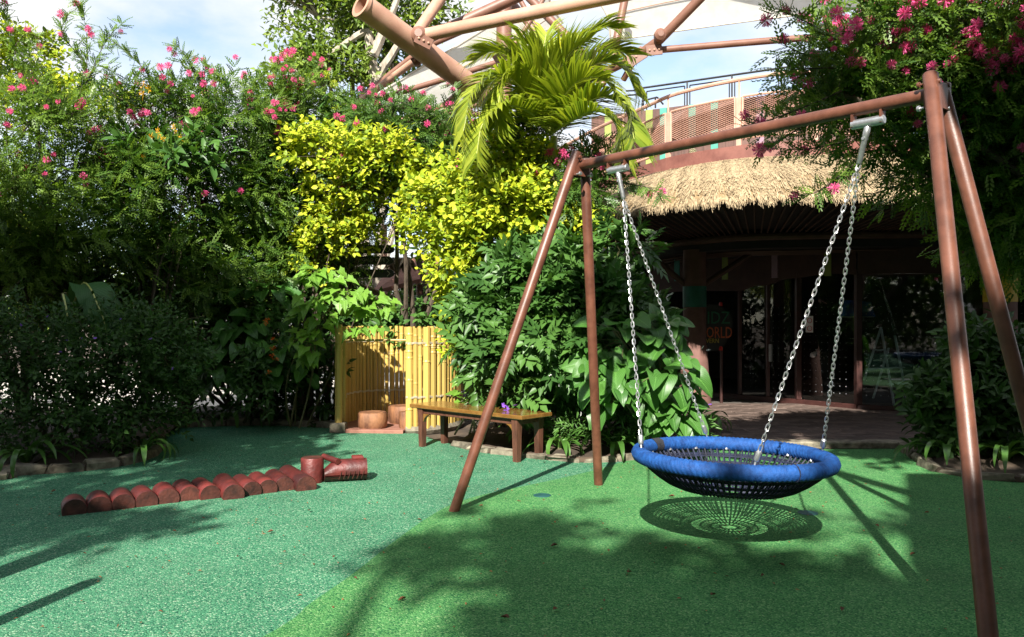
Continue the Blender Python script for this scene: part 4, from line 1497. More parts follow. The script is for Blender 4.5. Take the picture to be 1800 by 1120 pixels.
# bench
bf, br_ = G(742, 785), G(908, 812)
bl_, brr = G(778, 775), G(946, 807)
bx = nrm(br_ - bf); by = V(-bx[1], bx[0], 0)
bc = (bf + br_) / 2 + by * 0.17
bn = thing("bench", "long low wooden bench with varnished top in front of the shrubs", "bench", bc)
blen = np.linalg.norm(br_ - bf)
mb = MB(); mb.box(bc + V(0, 0, 0.452) - bx * 0.01, (blen + 0.27, 0.46, 0.042), bx, by, 0.006)
mb.build("seat", M["bench_top"], bn)
for sx in (-1, 1):
    for sy in (-1, 1):
        c = bc + bx * sx * blen / 2 + by * sy * 0.165
        mb = MB()
        hw = 0.034
        prof_ = [(hw * .85, 0.0), (hw, 0.3), (hw * 1.25, 0.43)]
        vs = []
        for r, z in prof_:
            for ax_, ay_ in ((-1, -1), (1, -1), (1, 1), (-1, 1)):
                vs.append(c + bx * ax_ * r + by * ay_ * r + V(0, 0, z))
        fs = [(3, 2, 1, 0), (8, 9, 10, 11)] + [(i * 4 + k, i * 4 + (k + 1) % 4, i * 4 + 4 + (k + 1) % 4, i * 4 + 4 + k) for i in range(2) for k in range(4)]
        mb.add(vs, fs)
        lg = mb.build("leg", M["bench_leg"], bn)
        mb = MB()                                                       # curved bracket under the apron
        s0 = c - bx * sx * hw
        arc = [(0.0, 0.37), (0.0, 0.28), (0.025, 0.325), (0.055, 0.352), (0.10, 0.37)]
        pv = [s0 - bx * sx * u_ + V(0, 0, z_) - by * 0.02 for u_, z_ in arc] + [s0 - bx * sx * u_ + V(0, 0, z_) + by * 0.02 for u_, z_ in arc]
        mb.add(pv, [(0, 1, 2, 3, 4), (9, 8, 7, 6, 5)] + [(k, k + 5, (k + 1) % 5 + 5, (k + 1) % 5) for k in range(5)])
        mb.build("bracket", M["bench_top"], lg)
for sy in (-1, 1):
    mb = MB(); mb.box(bc + by * sy * 0.165 + V(0, 0, 0.40), (blen - 0.07, 0.03, 0.06), bx, by, 0.004); mb.build("apron", M["bench_leg"], bn)
for sx in (-1, 1):
    mb = MB(); mb.box(bc + bx * sx * blen / 2 + V(0, 0, 0.40), (0.03, 0.26, 0.06), bx, by, 0.004); mb.build("apron", M["bench_leg"], bn)


# ================================================================== LOG CROCODILE
ca_, cb_ = G(128, 893), G(529, 853)
cd = nrm(cb_ - ca_); cn = V(-cd[1], cd[0], 0)                          # along the body; across, away from the viewer
croc = thing("log_crocodile", "crocodile made of twelve oxblood half logs and a carved log head on the rubber", "play sculpture", (ca_ + cb_) / 2)
npos = [(131, 905), (175, 900), (217, 895), (258, 890), (296, 885), (334, 880), (370, 877.5), (411, 877.5), (443, 871), (471, 867), (500, 863), (539, 862.5)]
lens_ = [0.24, 0.29, 0.31, 0.33, 0.36, 0.40, 0.44, 0.62, 0.45, 0.48, 0.50, 0.72]
rad_ = [0.090, 0.092, 0.090, 0.090, 0.091, 0.089, 0.087, 0.093, 0.088, 0.088, 0.090, 0.096]
ldir = nrm(V(-0.52, 0.86, 0))
pitch_ = np.linalg.norm(cb_ - ca_) / 11.2
for i in range(12):
    r = rad_[i] * 0.92
    near = G(npos[i][0], npos[i][1])                             # middle of the near end at ground level
    L_ = lens_[i] * 0.84
    dirn = nrm(ldir + cd * random.uniform(-0.06, 0.06))
    mb = MB()
    n = 18
    th = np.linspace(math.pi * 1.24, -math.pi * 0.24, n)
    prof2 = [(math.cos(t) * r, 0.034 + math.sin(t) * r) for t in th]
    ax = nrm(np.cross(dirn, V(0, 0, 1)))
    secs = [(0.0, .955), (0.007, 1.0), (L_ - .007, 1.0), (L_, .955)]
    vs = []
    for h, k in secs:
        for u_, z_ in prof2:
            vs.append(near + dirn * h + ax * u_ * k + V(0, 0, max(z_, 0.0) * k if z_ > 0 else -0.01))
    fs = [(a_ * n + k, a_ * n + k + 1, (a_ + 1) * n + k + 1, (a_ + 1) * n + k) for a_ in range(3) for k in range(n - 1)]
    mb.add(vs, [tuple(reversed(f)) for f in fs] + [tuple(range(3 * n, 4 * n))])
    lgm = mb.build("log", M["log_red"], croc, True)
    mb = MB(); mb.add([p - dirn * 0.001 for p in vs[:n]], [tuple(range(n - 1, -1, -1))])
    mb.build("end_grain", M["log_end"], lgm)
# neck block: short upright log
nc = G(548, 848)
mb = MB(); mb.lathe(nc + V(0, 0.02, 0), [(0.096, 0), (0.098, .02), (0.098, 0.205), (0.092, 0.214)], 26)
nk = mb.build("neck_block", M["log_red"], croc, True)
mb = MB(); mb.lathe(nc + V(0, 0.02, 0.213), [(0.088, 0), (0.088, .004), (.02, .005)], 26); mb.build("block_top", M["log_end"], nk)
# head: lying log, lower jaw split by a saw cut, brow bar, nostrils, tooth cuts
ha, hb = G(575, 850), G(638, 843)
ha = nc + nrm(hb - nc) * 0.105
hd = nrm(hb - ha); hl = np.linalg.norm(hb - ha) + 0.03; hs_ = V(-hd[1], hd[0], 0)
r = 0.096


def head_section(z0, z1, name, taper):
    mb = MB(); n = 20
    secs = [(0.0, taper), (0.09, 1.0), (hl - .012, 1.0), (hl, .9)]
    vs = []
    for h, k in secs:
        for t in range(n):
            a_ = 2 * math.pi * t / n
            u_, z_ = math.cos(a_) * r, r + math.sin(a_) * r
            z_ = min(max(z_, z0), z1)
            zz = z_ if h > 0.05 else z0 + (z_ - z0) * k
            vs.append(ha + hd * h + hs_ * u_ + V(0, 0, zz))
    fs = [(a_ * n + t, a_ * n + (t + 1) % n, (a_ + 1) * n + (t + 1) % n, (a_ + 1) * n + t) for a_ in range(3) for t in range(n)]
    fs += [tuple(range(n - 1, -1, -1)), tuple(range(3 * n, 4 * n))]
    mb.add(vs, fs)
    return mb.build(name, M["log_red"], croc, True)


up_ = head_section(0.063, 0.2, "upper_jaw", 0.35)
lw_ = head_section(0.0, 0.056, "lower_jaw", 1.0)
mb = MB()
for k in range(6):
    h = hl * (0.36 + 0.105 * k)
    p = ha + hd * h - hs_ * (r * 0.99) + V(0, 0, 0.075)
    mb.box(p, (0.005, 0.012, 0.075), nrm(hd + V(0, 0, .0)), None)
mb2 = MB()
for k in range(6):
    h = hl * (0.36 + 0.105 * k)
    p0_ = ha + hd * (h + .012) - hs_ * (r * 0.97) + V(0, 0, 0.098); p1_ = ha + hd * (h - .012) - hs_ * (r * .93) + V(0, 0, 0.03)
    mb2.tube(np.array([p0_ - hs_ * .004, (p0_ + p1_) / 2 - hs_ * .014, p1_ - hs_ * .004]), 0.0035, 4)
mb2.build("tooth_cut", M["log_end"], up_)
mb = MB(); mb.tube(np.array([ha + hd * 0.0 + hs_ * .10 + V(0, 0, .205), ha + hd * 0.115 - hs_ * .085 + V(0, 0, .185)]), 0.026, 12)
mb.build("eye_bar", M["log_red"], croc, True)
mb = MB(); mb.box(ha + hd * (hl - .075) + hs_ * .02 + V(0, 0, .197), (0.10, 0.11, 0.028), hd, hs_, .008)
mb.build("nostril_block", M["log_red"], croc)

# two round posts standing just outside the view; their shadows fall into it
for (x, y, r, h, lab) in ((-3.216, 2.88, 0.10, 1.62, "taller round brown post standing on the rubber beyond the left edge"), (-2.785, 2.03, 0.055, 1.75, "thin round brown post standing on the rubber beyond the left edge")):
    mb = MB(); mb.lathe(V(x, y, 0), [(r, 0), (r, h - .03), (r * .8, h)], 18)
    tag(mb.build("play_post", M["steel"], None, True), lab, "post", "posts beyond the left edge")


# ================================================================== SWING FRAME
HB = 2.56
dh = HB - EYE
TL = P(1027, 289, FPX * dh / (HY - 289)); TR = P(1628, 168, FPX * dh / (HY - 168))
FL_, BL_ = G(798, 899), G(1052, 853)
FR_, BR_ = V(1.905, 3.16, 0), V(2.93, 4.16, 0)
ud = nrm(TR - TL); fd = nrm(BL_ - FL_)
sw = thing("swing_frame", "tall brown steel swing frame of four slanting legs and one crossbar", "swing frame", (TL + TR) / 2 * [1, 1, 0])
mb = MB(); mb.tube(np.array([TL - ud * 0.02, TR + ud * 0.02]), 0.036, 20)
mb.build("crossbar", M["steel"], sw, True)
RL = 0.038
for end, (T, F, B, s) in enumerate(((TL, FL_, BL_, -1), (TR, FR_, BR_, 1))):
    for k, foot in enumerate((F, B)):
        side_ = -fd if k == 0 else fd
        top = T + side_ * 0.062 + ud * s * 0.055 + V(0, 0, 0.0)
        d = nrm(top - foot)
        tip = top + d * (0.10 if k == 0 else 0.06)
        mb = MB(); mb.tube(np.array([foot - d * 0.02, foot + d * 0.01, tip - d * .006, tip]), np.array([RL, RL, RL, RL * .9]), 20)
        leg = mb.build("leg", M["steel"], sw, True)
    c = T + ud * s * 0.035
    mb = MB()
    for off in (-0.030, 0.030):
        mb.box(c + ud * s * 0.02 + V(0, 0, -0.02) + ud * off, (0.155, 0.008, 0.135), fd, ud, 0.003)
    jp = mb.build("joint_plate", M["steel"], sw)
    for a_ in (-0.055, 0.055):
        for z_ in (0.045, -0.075):
            mb = MB(); p = c + fd * a_ + V(0, 0, z_)
            mb.lathe(p - ud * 0.055, [(0.013, 0), (0.016, 0.006), (0.016, 0.014), (0.006, 0.016), (0.006, 0.10), (0.015, 0.102), (0.012, 0.114)], 10, ud)
            mb.build("bolt", M["steel"] if z_ > 0 else M["galv"], jp, True)

hang = []
for px in (1086, 1526):
    ts = np.linspace(0, 1, 600); pp_ = TL + (TR - TL) * ts[:, None]
    t = ts[np.argmin(abs(900 + pp_[:, 0] / pp_[:, 1] * FPX - px))]
    hang.append(TL + (TR - TL) * t)
for k, hpt in enumerate(hang):
    c = hpt + V(0, 0, -0.082)
    mb = MB()
    mb.tube(np.array([c - ud * 0.09, c - ud * 0.085, c + ud * 0.085, c + ud * 0.09]), np.array([0.02, 0.026, 0.026, 0.02]), 14)
    br_h = mb.build("swivel_barrel", M["galv"], sw, True)
    for s in (-1, 1):
        mb = MB(); mb.box(hpt + ud * s * 0.078 + V(0, 0, -0.062), (0.012, 0.045, 0.075), ud, fd, 0.003)
        mb.build("hanger_tab", M["steel"], sw)

# ================================================================== NEST SEAT ON FOUR CHAINS
NC = P(1288, 803, 4.98)
RR, TT = 0.578, 0.046
tilt = Matrix.Rotation(R(1.3), 3, 'Y') @ Matrix.Rotation(R(-0.4), 3, 'X')
tilt = np.array(tilt)
ns_ = thing("nest_seat", "round blue rope nest seat hanging on four steel chains from the swing frame", "nest swing", NC)


def nest(r, a, z):
    return NC + tilt @ V(r * math.cos(a), r * math.sin(a), z)


nu, nv = 760, 16
uu = np.arange(nu) * 2 * math.pi / nu; vvv = np.arange(nv) * 2 * math.pi / nv
U, Vv = np.meshgrid(uu, vvv, indexing='ij')
bump = 0.0055 * np.abs(np.sin(62 * U + 2 * Vv)) * np.abs(np.sin(62 * U - 2 * Vv)) ** 0.5 + 0.001
rad = TT + bump - 0.002


def rim_part(mask, name, mat, extra=0.0):
    idx = np.where(mask)[0]
    rr_ = rad + extra
    X = (RR + rr_ * np.cos(Vv)) * np.cos(U); Y_ = (RR + rr_ * np.cos(Vv)) * np.sin(U); Z_ = rr_ * np.sin(Vv)
    pts = np.stack([X, Y_, Z_], -1) @ tilt.T + NC
    mb = MB()
    vs = pts.reshape(-1, 3)
    fs = []
    for i in idx:
        i2 = (i + 1) % nu
        for j in range(nv):
            j2 = (j + 1) % nv
            fs.append((i * nv + j, i * nv + j2, i2 * nv + j2, i2 * nv + j))
    mb.add(vs, [tuple(reversed(f)) for f in fs])
    return mb.build(name, mat, ns_, True)


ang = np.degrees(uu)
blk = (ang > 131) & (ang < 140.5)
rim_part(~blk, "rim", M["rope_blue"])
o = rim_part(blk, "rim_binding", M["rope_black"], 0.002)
# seams on the rim
mb = MB()
for a_ in (R(52), R(-70.5)):
    mb.tube(np.array([nest(RR + (TT + .003) * math.cos(t), a_, (TT + .003) * math.sin(t)) for t in np.linspace(0, 2 * math.pi, 14)[:-1]]), 0.004, 4, closed=True)
mb.build("rim_seam", M["rope_net"], ns_)
# net: rings and radial ropes
pr = np.array([0.055, 0.12, 0.19, 0.26, 0.325, 0.39, 0.45, 0.505, 0.555]); pzz = np.array([-0.222, -0.219, -0.212, -0.200, -0.181, -0.155, -0.118, -0.075, -0.025])
mb = MB()
for r_, z_ in zip(pr, pzz):
    an = np.linspace(0, 2 * math.pi, 61)[:-1]
    mb.tube(np.array([nest(r_, a_, z_ + 0.0015 * (k % 2)) for k, a_ in enumerate(an)]), 0.0078, 5, closed=True)
nr = 80
for k in range(nr):
    a_ = 2 * math.pi * k / nr
    start = 0 if k % 4 == 0 else (1 if k % 2 == 0 else 3)
    mb.tube(np.array([nest(r_, a_ + 0.03 * (1 - r_ / .555), z_) for r_, z_ in zip(pr[start:], pzz[start:])]), 0.0066, 5, cap=False)
for k in range(96):                                                    # second, closer layer on the outer slope
    a_ = 2 * math.pi * (k + .5) / 96
    mb.tube(np.array([nest(r_ + .012, a_ - 0.03 * (1 - r_ / .555), z_ - .012) for r_, z_ in zip(pr[4:], pzz[4:])]), 0.0055, 4, cap=False)
for r_, z_ in ((0.42, -0.15), (0.478, -0.11), (0.532, -0.064)):
    an = np.linspace(0, 2 * math.pi, 49)[:-1]
    mb.tube(np.array([nest(r_, a_, z_) for a_ in an]), 0.0075, 5, closed=True)
net = mb.build("net", M["rope_net"], ns_, True)
net["kind"] = "stuff"
# ferrules where the net meets the rim
mb = MB()
for k in range(16):
    a_ = 2 * math.pi * (k + .5) / 16
    mb.tube(np.array([nest(0.54, a_, -0.035), nest(0.548, a_, -0.012)]), 0.011, 6)
mb.build("ferrule", M["galv"], ns_)

# one chain link, shared
mb = MB()
ll, lw2 = 0.0128, 0.0088
lp_ = [(ll * c_ + (lw2 * math.cos(t)), lw2 * math.sin(t), 0) for c_, t in
       [(1, R(-90)), (1, R(-45)), (1, 0), (1, R(45)), (1, R(90)), (-1, R(90)), (-1, R(135)), (-1, R(180)), (-1, R(225)), (-1, R(270))]]
mb.tube(np.array(lp_), 0.0031, 5, closed=True)
LINK = mb.mesh("link", M["chain"], True)
att = [(R(183), 0), (R(92), 0), (R(266), 1), (R(4), 1)]
for end in (0, 1):
    top = hang[end] + V(0, 0, -0.10)
    mid = np.mean([nest(RR, a_, TT) for a_, e_ in att if e_ == end], 0)
    dn = nrm(mid - top)
    mb = MB()
    mb.tube(np.array([top, top + dn * 0.012, top + dn * .055, top + dn * .06, top + dn * 0.20, top + dn * 0.205]), np.array([.012, .018, .018, .016, .016, .012]), 12)
    hr_ = mb.build("hanger_rod", M["galv"], ns_, True)
    mb = MB(); mb.tube(np.array([top + dn * .07 - fd * .022, top + dn * .07 + fd * .022]), 0.009, 8); mb.build("pivot_bolt", M["galv"], hr_, True)
    st_pt = top + dn * 0.205
    for a_, e_ in att:
        if e_ != end:
            continue
        foot = nest(RR, a_, TT)
        mb = MB()
        dv = nrm(st_pt - foot)
        mb.tube(np.array([foot - dv * .015, foot + dv * .035]), 0.006, 8)
        mb.tube(np.array([foot + dv * .022, foot + dv * .03, foot + dv * .075, foot + dv * .083]), np.array([.011, .017, .017, .010]), 10)
        mb.build("chain_shackle", M["galv"], ns_, True)
        c0 = foot + dv * 0.085
        n = int(np.linalg.norm(st_pt - c0) / 0.0298)
        ch = bpy.data.objects.new("chain", None)
        COL.objects.link(ch); ch.parent = ns_
        sidev = nrm(np.cross(dv, V(0.3, 1, 0)))
        for i in range(n):
            p = c0 + (st_pt - c0) * ((i + 0.5) / n)
            z = sidev if i % 2 else np.cross(dv, sidev)
            z = z + np.cross(dv, z) * random.uniform(-.25, .25)
            link("link", LINK, ch, frame_matrix(p, dv, z))


# ================================================================== VEGETATION
RG = lambda s: np.random.default_rng(s)
FERN, PINNA, OVAL, SMALL = T_fern(5), T_pinna(3), T_oval(), T_small()


def flowers_on(root, b, d, slen, n, mesh, r, rg, name="flower", zmin=0.0, stretch=1.0, front=True):
    """flowers at twig tips that face the open side"""
    k = np.arange(len(b))
    if front:
        c = b.mean(0)
        k = k[(b[:, 2] > zmin)]
        sc = -(b[k, 1] - c[1]) * 0.8 + (b[k, 2] - c[2]) * 0.6 + rg.normal(size=len(k)) * 0.35
        k = k[np.argsort(-sc)[: max(n * 3, 1)]]
    k = rg.choice(k, min(n, len(k)), replace=False)
    for i in k:
        p = b[i] + d[i] * slen * rg.uniform(0.95, 1.25) + V(0, -0.02, 0.02)
        ms = mesh[int(rg.integers(0, len(mesh)))] if isinstance(mesh, list) else mesh
        put_flower(ms, root, p, rg.uniform(*r), rg, name, stretch)
        if isinstance(mesh, list) and rg.random() < 0.4:                # blooms often sit in twos and threes
            for q_ in range(int(rg.integers(1, 3))):
                put_flower(ms, root, p + rg.normal(size=3) * r[1] * 1.3, rg.uniform(r[0] * .6, r[1]), rg, name, stretch)


def sprays(paths, rg, root, per_m=85, L=(0.09, 0.15), mat="lf_call", r=0.008):
    """long arching shoots with feathery leaves all along"""
    mb = MB(); C, D, Nn = [], [], []
    for p in paths:
        q = spline(p, 14)
        mb.tube(q, np.linspace(r, 0.002, len(q)), 4)
        ln = np.linalg.norm(np.diff(q, axis=0), axis=1).sum()
        n = int(ln * per_m)
        qq = resample(q, n)
        t = nrm(np.gradient(qq, axis=0))
        sd = nrm(rg.normal(size=(n, 3)))
        C.append(qq); D.append(nrm(t * 0.5 + sd * 0.9)); Nn.append(nrm(V(-.08, -.55, .9) + rg.normal(size=(n, 3)) * .4))
    mb.build("shoot", M["bark"], root, True)
    C = np.concatenate(C); D = np.concatenate(D); Nn = np.concatenate(Nn)
    Ls = rg.uniform(L[0], L[1], len(C))
    leaf_cloud("shoot_leaves", M[mat], root, C, D, Nn, Ls, Ls * .45, FERN, rg)
    return C


def powder_tree(label, blobs, base, seed, n, nfl, shoots=(), mat="lf_call", fl_r=(0.034, 0.058), L=(0.12, 0.20), spread=0.26, clumps=16, zmin=1.9):
    rg = RG(seed)
    root, b, d = shrub("powder_puff_tree", label, "tree", blobs, base, M[mat], rg, n, per=6, slen=0.30, L=L, W=0.46, tmpl=FERN,
                       group="pink powder puff trees", clumps=clumps, spread=spread, up=0.25, droop=0.22, twigs=150, r_trunk=0.05, tree=True, side=0.8)
    tips = None
    if shoots:
        tips = sprays([[P(*q) for q in s] for s in shoots], rg, root, mat=mat)
        for s in shoots:
            for q in s[1:]:
                if rg.random() < 0.8:
                    put_flower(PUFF[int(rg.integers(0, 3))], root, P(*q) + rg.normal(size=3) * 0.05, rg.uniform(*fl_r), rg)
    flowers_on(root, b, d, 0.30, nfl, PUFF, fl_r, rg, zmin=zmin)
    return root


# ---- left: pink flowering trees
powder_tree("pink flowered feathery tree at the far left edge with tall upright shoots",
            [blob(40, 330, 120, 110, 9.6), blob(60, 210, 75, 70, 9.6), blob(-60, 420, 130, 150, 9.4), blob(100, 430, 120, 90, 9.8), blob(-20, 520, 130, 80, 9.6)], (-5.9, 9.6, 0.05), 101, 1150, 16,
            [[(60, 230, 9.4), (40, 130, 9.3), (15, 60, 9.3), (5, 5, 9.3)], [(120, 220, 9.5), (150, 130, 9.4), (152, 60, 9.4), (138, 0, 9.4)],
             [(100, 200, 9.5), (60, 140, 9.4), (50, 80, 9.3)], [(150, 150, 9.4), (185, 75, 9.3), (215, 40, 9.3)], [(20, 90, 9.3), (45, 60, 9.3), (70, 70, 9.3)], [(150, 110, 9.4), (110, 60, 9.3), (120, 20, 9.3)]])
powder_tree("broad pink flowered feathery tree with arching shoots left of the golden bushes",
            [blob(265, 245, 105, 70, 10.6), blob(390, 215, 105, 65, 10.8), blob(215, 360, 120, 100, 10.4), blob(350, 350, 130, 100, 10.6), blob(290, 460, 150, 70, 10.6), blob(450, 290, 70, 90, 10.9)],
            (-4.4, 10.7, 0.05), 102, 1850, 40,
            [[(300, 190, 10.4), (250, 118, 10.2), (205, 78, 10.1), (185, 70, 10.1)], [(370, 200, 10.5), (345, 130, 10.3), (318, 88, 10.2), (303, 80, 10.2)],
             [(410, 170, 10.6), (375, 125, 10.4), (360, 112, 10.4)], [(440, 160, 10.6), (470, 125, 10.5), (500, 112, 10.5)], [(230, 200, 10.4), (205, 150, 10.3), (190, 110, 10.2)]])
powder_tree("pink flowered feathery tree standing below the tall background tree",
            [blob(520, 205, 80, 60, 11.6), blob(580, 245, 70, 60, 11.8), blob(480, 330, 70, 90, 11.4), blob(540, 420, 90, 90, 11.6), blob(440, 430, 80, 90, 11.2)],
            (-3.0, 11.7, 0.05), 103, 1250, 34, [[(540, 170, 11.4), (560, 120, 11.3), (556, 104, 11.3)], [(470, 190, 11.4), (430, 150, 11.3), (415, 140, 11.2)]])
powder_tree("pink flowered feathery tree spreading in front of the cream shade membrane",
            [blob(720, 235, 80, 40, 11.0), blob(660, 260, 60, 45, 11.0), blob(790, 265, 55, 45, 11.2), blob(700, 330, 90, 60, 11.0), blob(790, 350, 60, 60, 11.2)],
            (-1.5, 11.9, 0.05), 104, 1050, 40,
            [[(730, 250, 10.8), (765, 215, 10.7), (720, 185, 10.6), (690, 175, 10.6)], [(770, 260, 10.8), (800, 200, 10.6), (800, 155, 10.6), (790, 148, 10.6)], [(800, 290, 10.8), (790, 230, 10.6), (750, 190, 10.6)],
             [(800, 240, 10.7), (805, 200, 10.6), (795, 190, 10.6)]], mat="lf_call2")
# ---- centre right under the palm, behind the crossbar
powder_tree("small pink flowered feathery tree between the palm and the thatched eave",
            [blob(1045, 290, 22, 18, 9.2), blob(905, 260, 50, 40, 9.9), blob(1015, 335, 25, 35, 9.2), blob(900, 330, 60, 50, 9.9)], (0.95, 9.5, 0.05), 105, 480, 26, mat="lf_call2",
            shoots=[[(1090, 320, 8.8), (1140, 330, 8.6), (1165, 345, 8.5)]])
# ---- right: large tree leaning over the frame
powder_tree("large pink flowered feathery tree leaning over the swing crossbar on the right",
            [blob(1560, 75, 120, 62, 6.3), blob(1690, 60, 130, 75, 6.4), blob(1475, 165, 80, 40, 6.1), blob(1610, 170, 120, 60, 6.5), blob(1770, 130, 100, 100, 6.4), blob(1740, 250, 100, 70, 6.6),
             blob(1570, 262, 60, 26, 6.5), blob(1770, 370, 75, 70, 6.8), blob(1650, 300, 60, 32, 6.7), blob(1850, 250, 120, 180, 6.6)],
            (7.2, 6.6, 0.05), 106, 2500, 130,
            [[(1480, 160, 6.0), (1410, 190, 5.8), (1340, 215, 5.7), (1300, 222, 5.7)], [(1470, 70, 6.0), (1420, 40, 5.9), (1370, 20, 5.8), (1350, 32, 5.8)], [(1460, 110, 6.0), (1400, 90, 5.9), (1375, 75, 5.9)],
             [(1480, 250, 6.0), (1420, 262, 5.9), (1370, 262, 5.9)], [(1500, 290, 6.0), (1440, 335, 5.9), (1400, 345, 5.9)], [(1470, 180, 6.0), (1390, 235, 5.8), (1340, 262, 5.8)], [(1500, 120, 6.1), (1440, 120, 5.9), (1390, 122, 5.9)]],
            fl_r=(0.036, 0.062), L=(0.11, 0.18), clumps=20, spread=0.28, zmin=2.6)
# ---- lower dark leaves behind the right leg
# ---- golden bushes
def gold(label, blobs, base, seed, n, **kw):
    a = dict(per=7, slen=0.26, L=(0.055, 0.10), W=0.74, tmpl=OVAL, group="golden leaved bushes", clumps=22, spread=0.24, shell=(.4, 1.12), twigs=90, r_trunk=0.013, n_stem=3, barkmat=M["bark"], up=0.5, droop=0.05)
    a.update(kw)
    return shrub("golden_bush", label, "bush", blobs, base, M["lf_gold"], RG(seed), n, **a)


gold("golden leaved bush at the far left behind the feathery tree", [blob(50, 175, 80, 45, 11.4), blob(20, 95, 60, 40, 11.4), blob(150, 185, 70, 20, 11.2), blob(215, 195, 35, 18, 11.0), blob(30, 420, 60, 40, 11.6)], (-6.9, 11.6, 0), 201, 900)
gold("wide golden leaved bush above the black signpost", [blob(585, 275, 80, 32, 10.5), blob(680, 275, 70, 32, 10.4), blob(610, 335, 55, 45, 10.6), blob(590, 400, 45, 40, 10.8), blob(640, 420, 30, 22, 10.9), blob(730, 320, 45, 30, 10.4), blob(560, 450, 35, 30, 10.9)], (-2.75, 11.7, 0), 202, 950)
gold("tall golden leaved bush beside the palm spilling down behind the bench", [blob(850, 320, 95, 50, 9.5), blob(900, 380, 95, 60, 9.4), blob(800, 385, 80, 50, 9.6), blob(825, 470, 60, 40, 9.5), blob(828, 535, 32, 45, 9.5), blob(930, 300, 50, 35, 9.5), blob(980, 410, 60, 45, 9.3), blob(812, 600, 14, 22, 9.4)],
     (-0.1, 9.7, 0.05), 203, 2000)
shrub("reflection_block_hedge", "dark leafy hedge beside the left end of the thatched eave", "hedge", [(V(0.1, 14.2, 1.7), V(1.1, .7, 1.7)), (V(-.9, 15.2, 1.5), V(1.2, .8, 1.5)), (V(1.2, 13.6, .8), V(.7, .5, .8))], (0.2, 14.3, 0), M["lf_dark"], RG(205), 900,  # added hidden hedge, keeps pale path and sky out of the glass reflection
      per=6, slen=.3, L=(.12, .2), W=.5, tmpl=OVAL, clumps=24, n_stem=4)
gold("small golden bush glimpsed low between the trees behind the signpost", [blob(560, 455, 40, 40, 12.2), blob(380, 440, 90, 25, 12.4), blob(500, 500, 50, 30, 12.2), blob(250, 470, 80, 20, 12.3)], (-3.8, 12.5, 0), 204, 420)

shrub("low_shrub", "low green leafy shrub behind the bamboo screen under the signpost", "shrub", [blob(630, 560, 55, 26, 12.0), blob(730, 556, 60, 28, 11.9), blob(690, 600, 90, 40, 12.0)], (-1.8, 12.1, 0.02), M["lf_mid"], RG(206), 480,
      per=6, slen=.22, L=(.09, .16), W=.55, tmpl=OVAL, n_stem=4, r_trunk=.012, barkmat=M["stem"])

# ---- shrubs right of the bench
shrub("green_shrub", "dense green shrub with pointed leaflets behind the near swing leg", "shrub",
      [blob(985, 492, 72, 42, 8.9), blob(935, 520, 72, 55, 9.0), blob(1050, 525, 45, 34, 8.7), blob(925, 620, 70, 65, 9.0), blob(1000, 590, 110, 80, 8.9), blob(1085, 575, 32, 42, 8.7), blob(1090, 440, 28, 16, 8.5), blob(880, 575, 38, 50, 9.0)],
      (0.65, 9.0, 0.05), M["lf_mid"], RG(301), 900, per=5, slen=0.30, L=(0.24, 0.36), W=0.95, tmpl=PINNA, clumps=13, spread=0.19, shell=(.5, 1.15), jit=0.9, n_stem=4, r_trunk=0.02, barkmat=M["stem"], side=1.0)
root, b, d = shrub("undergrowth_shrub", "low fine leaved plant mass under the green shrub behind the bench", "shrub",
      [blob(885, 705, 55, 38, 9.1), blob(950, 705, 90, 50, 9.0), blob(1060, 730, 60, 60, 8.6), blob(1150, 745, 70, 40, 8.4)],
      (0.2, 9.1, 0.05), M["lf_mid"], RG(302), 700, per=8, slen=0.26, L=(0.07, 0.13), W=0.22, tmpl=SMALL, n_stem=6, r_trunk=0.012, barkmat=M["stem"], up=0.9)
rg = RG(303)
for px, py in ((886, 712), (893, 716), (905, 713), (889, 722), (1243, 686), (1247, 712)):
    put_flower(FL_PURPLE, root, P(px, py, 8.3 if px < 1000 else 8.0), 0.032, rg)
for px, py in ((1100, 395), (1175, 520), (1180, 516), (1172, 526), (1130, 480), (1236, 611), (1245, 616), (1022, 728), (1005, 650), (985, 678), (968, 660)):
    put_flower(FL_WHITE, root, P(px, py, 8.05), 0.026, rg)


def leaf_mesh(name, mat, outline, nu_=9, nv_=5, droop=0.25, fold=0.10, wave=0.0, seed=0):
    """one broad leaf, length 1 along x; outline(u) = half width"""
    rg = RG(seed)
    vs, uv = [], []
    for i in range(nu_):
        u = i / (nu_ - 1)
        w = outline(u)
        for j in range(nv_):
            v = -1 + 2 * j / (nv_ - 1)
            back = outline.back * (abs(v) ** 1.4) * (1 - u) if hasattr(outline, 'back') else 0.0
            z = -droop * u * u + fold * abs(v) * w * 2 + wave * math.sin(7 * u + 3 * v) * abs(v)
            vs.append((u - back, v * w, z)); uv.append((u, v))
    fs = [(i * nv_ + j, (i + 1) * nv_ + j, (i + 1) * nv_ + j + 1, i * nv_ + j + 1) for i in range(nu_ - 1) for j in range(nv_ - 1)]
    me = bpy.data.meshes.new(name)
    me.from_pydata(vs, [], fs)
    ul = me.uv_layers.new(name="UVMap")
    for lp2 in me.loops:
        ul.data[lp2.index].uv = uv[lp2.vertex_index]
    at = me.attributes.new("var", 'FLOAT', 'FACE')
    at.data.foreach_set("value", [rg.random()] * len(fs))
    me.polygons.foreach_set("use_smooth", [True] * len(fs))
    me.materials.append(mat)
    return me


class Heart:
    back = 0.16
    def __call__(self, u):
        return 0.50 * (max(0.0, 1 - u) ** 0.62) * (0.62 + 1.05 * math.sqrt(max(u, 0.0))) * (1 - 0.25 * u) + 0.05 * (1 - u) + 0.012 * math.sin(u * 44) * (1 - u)


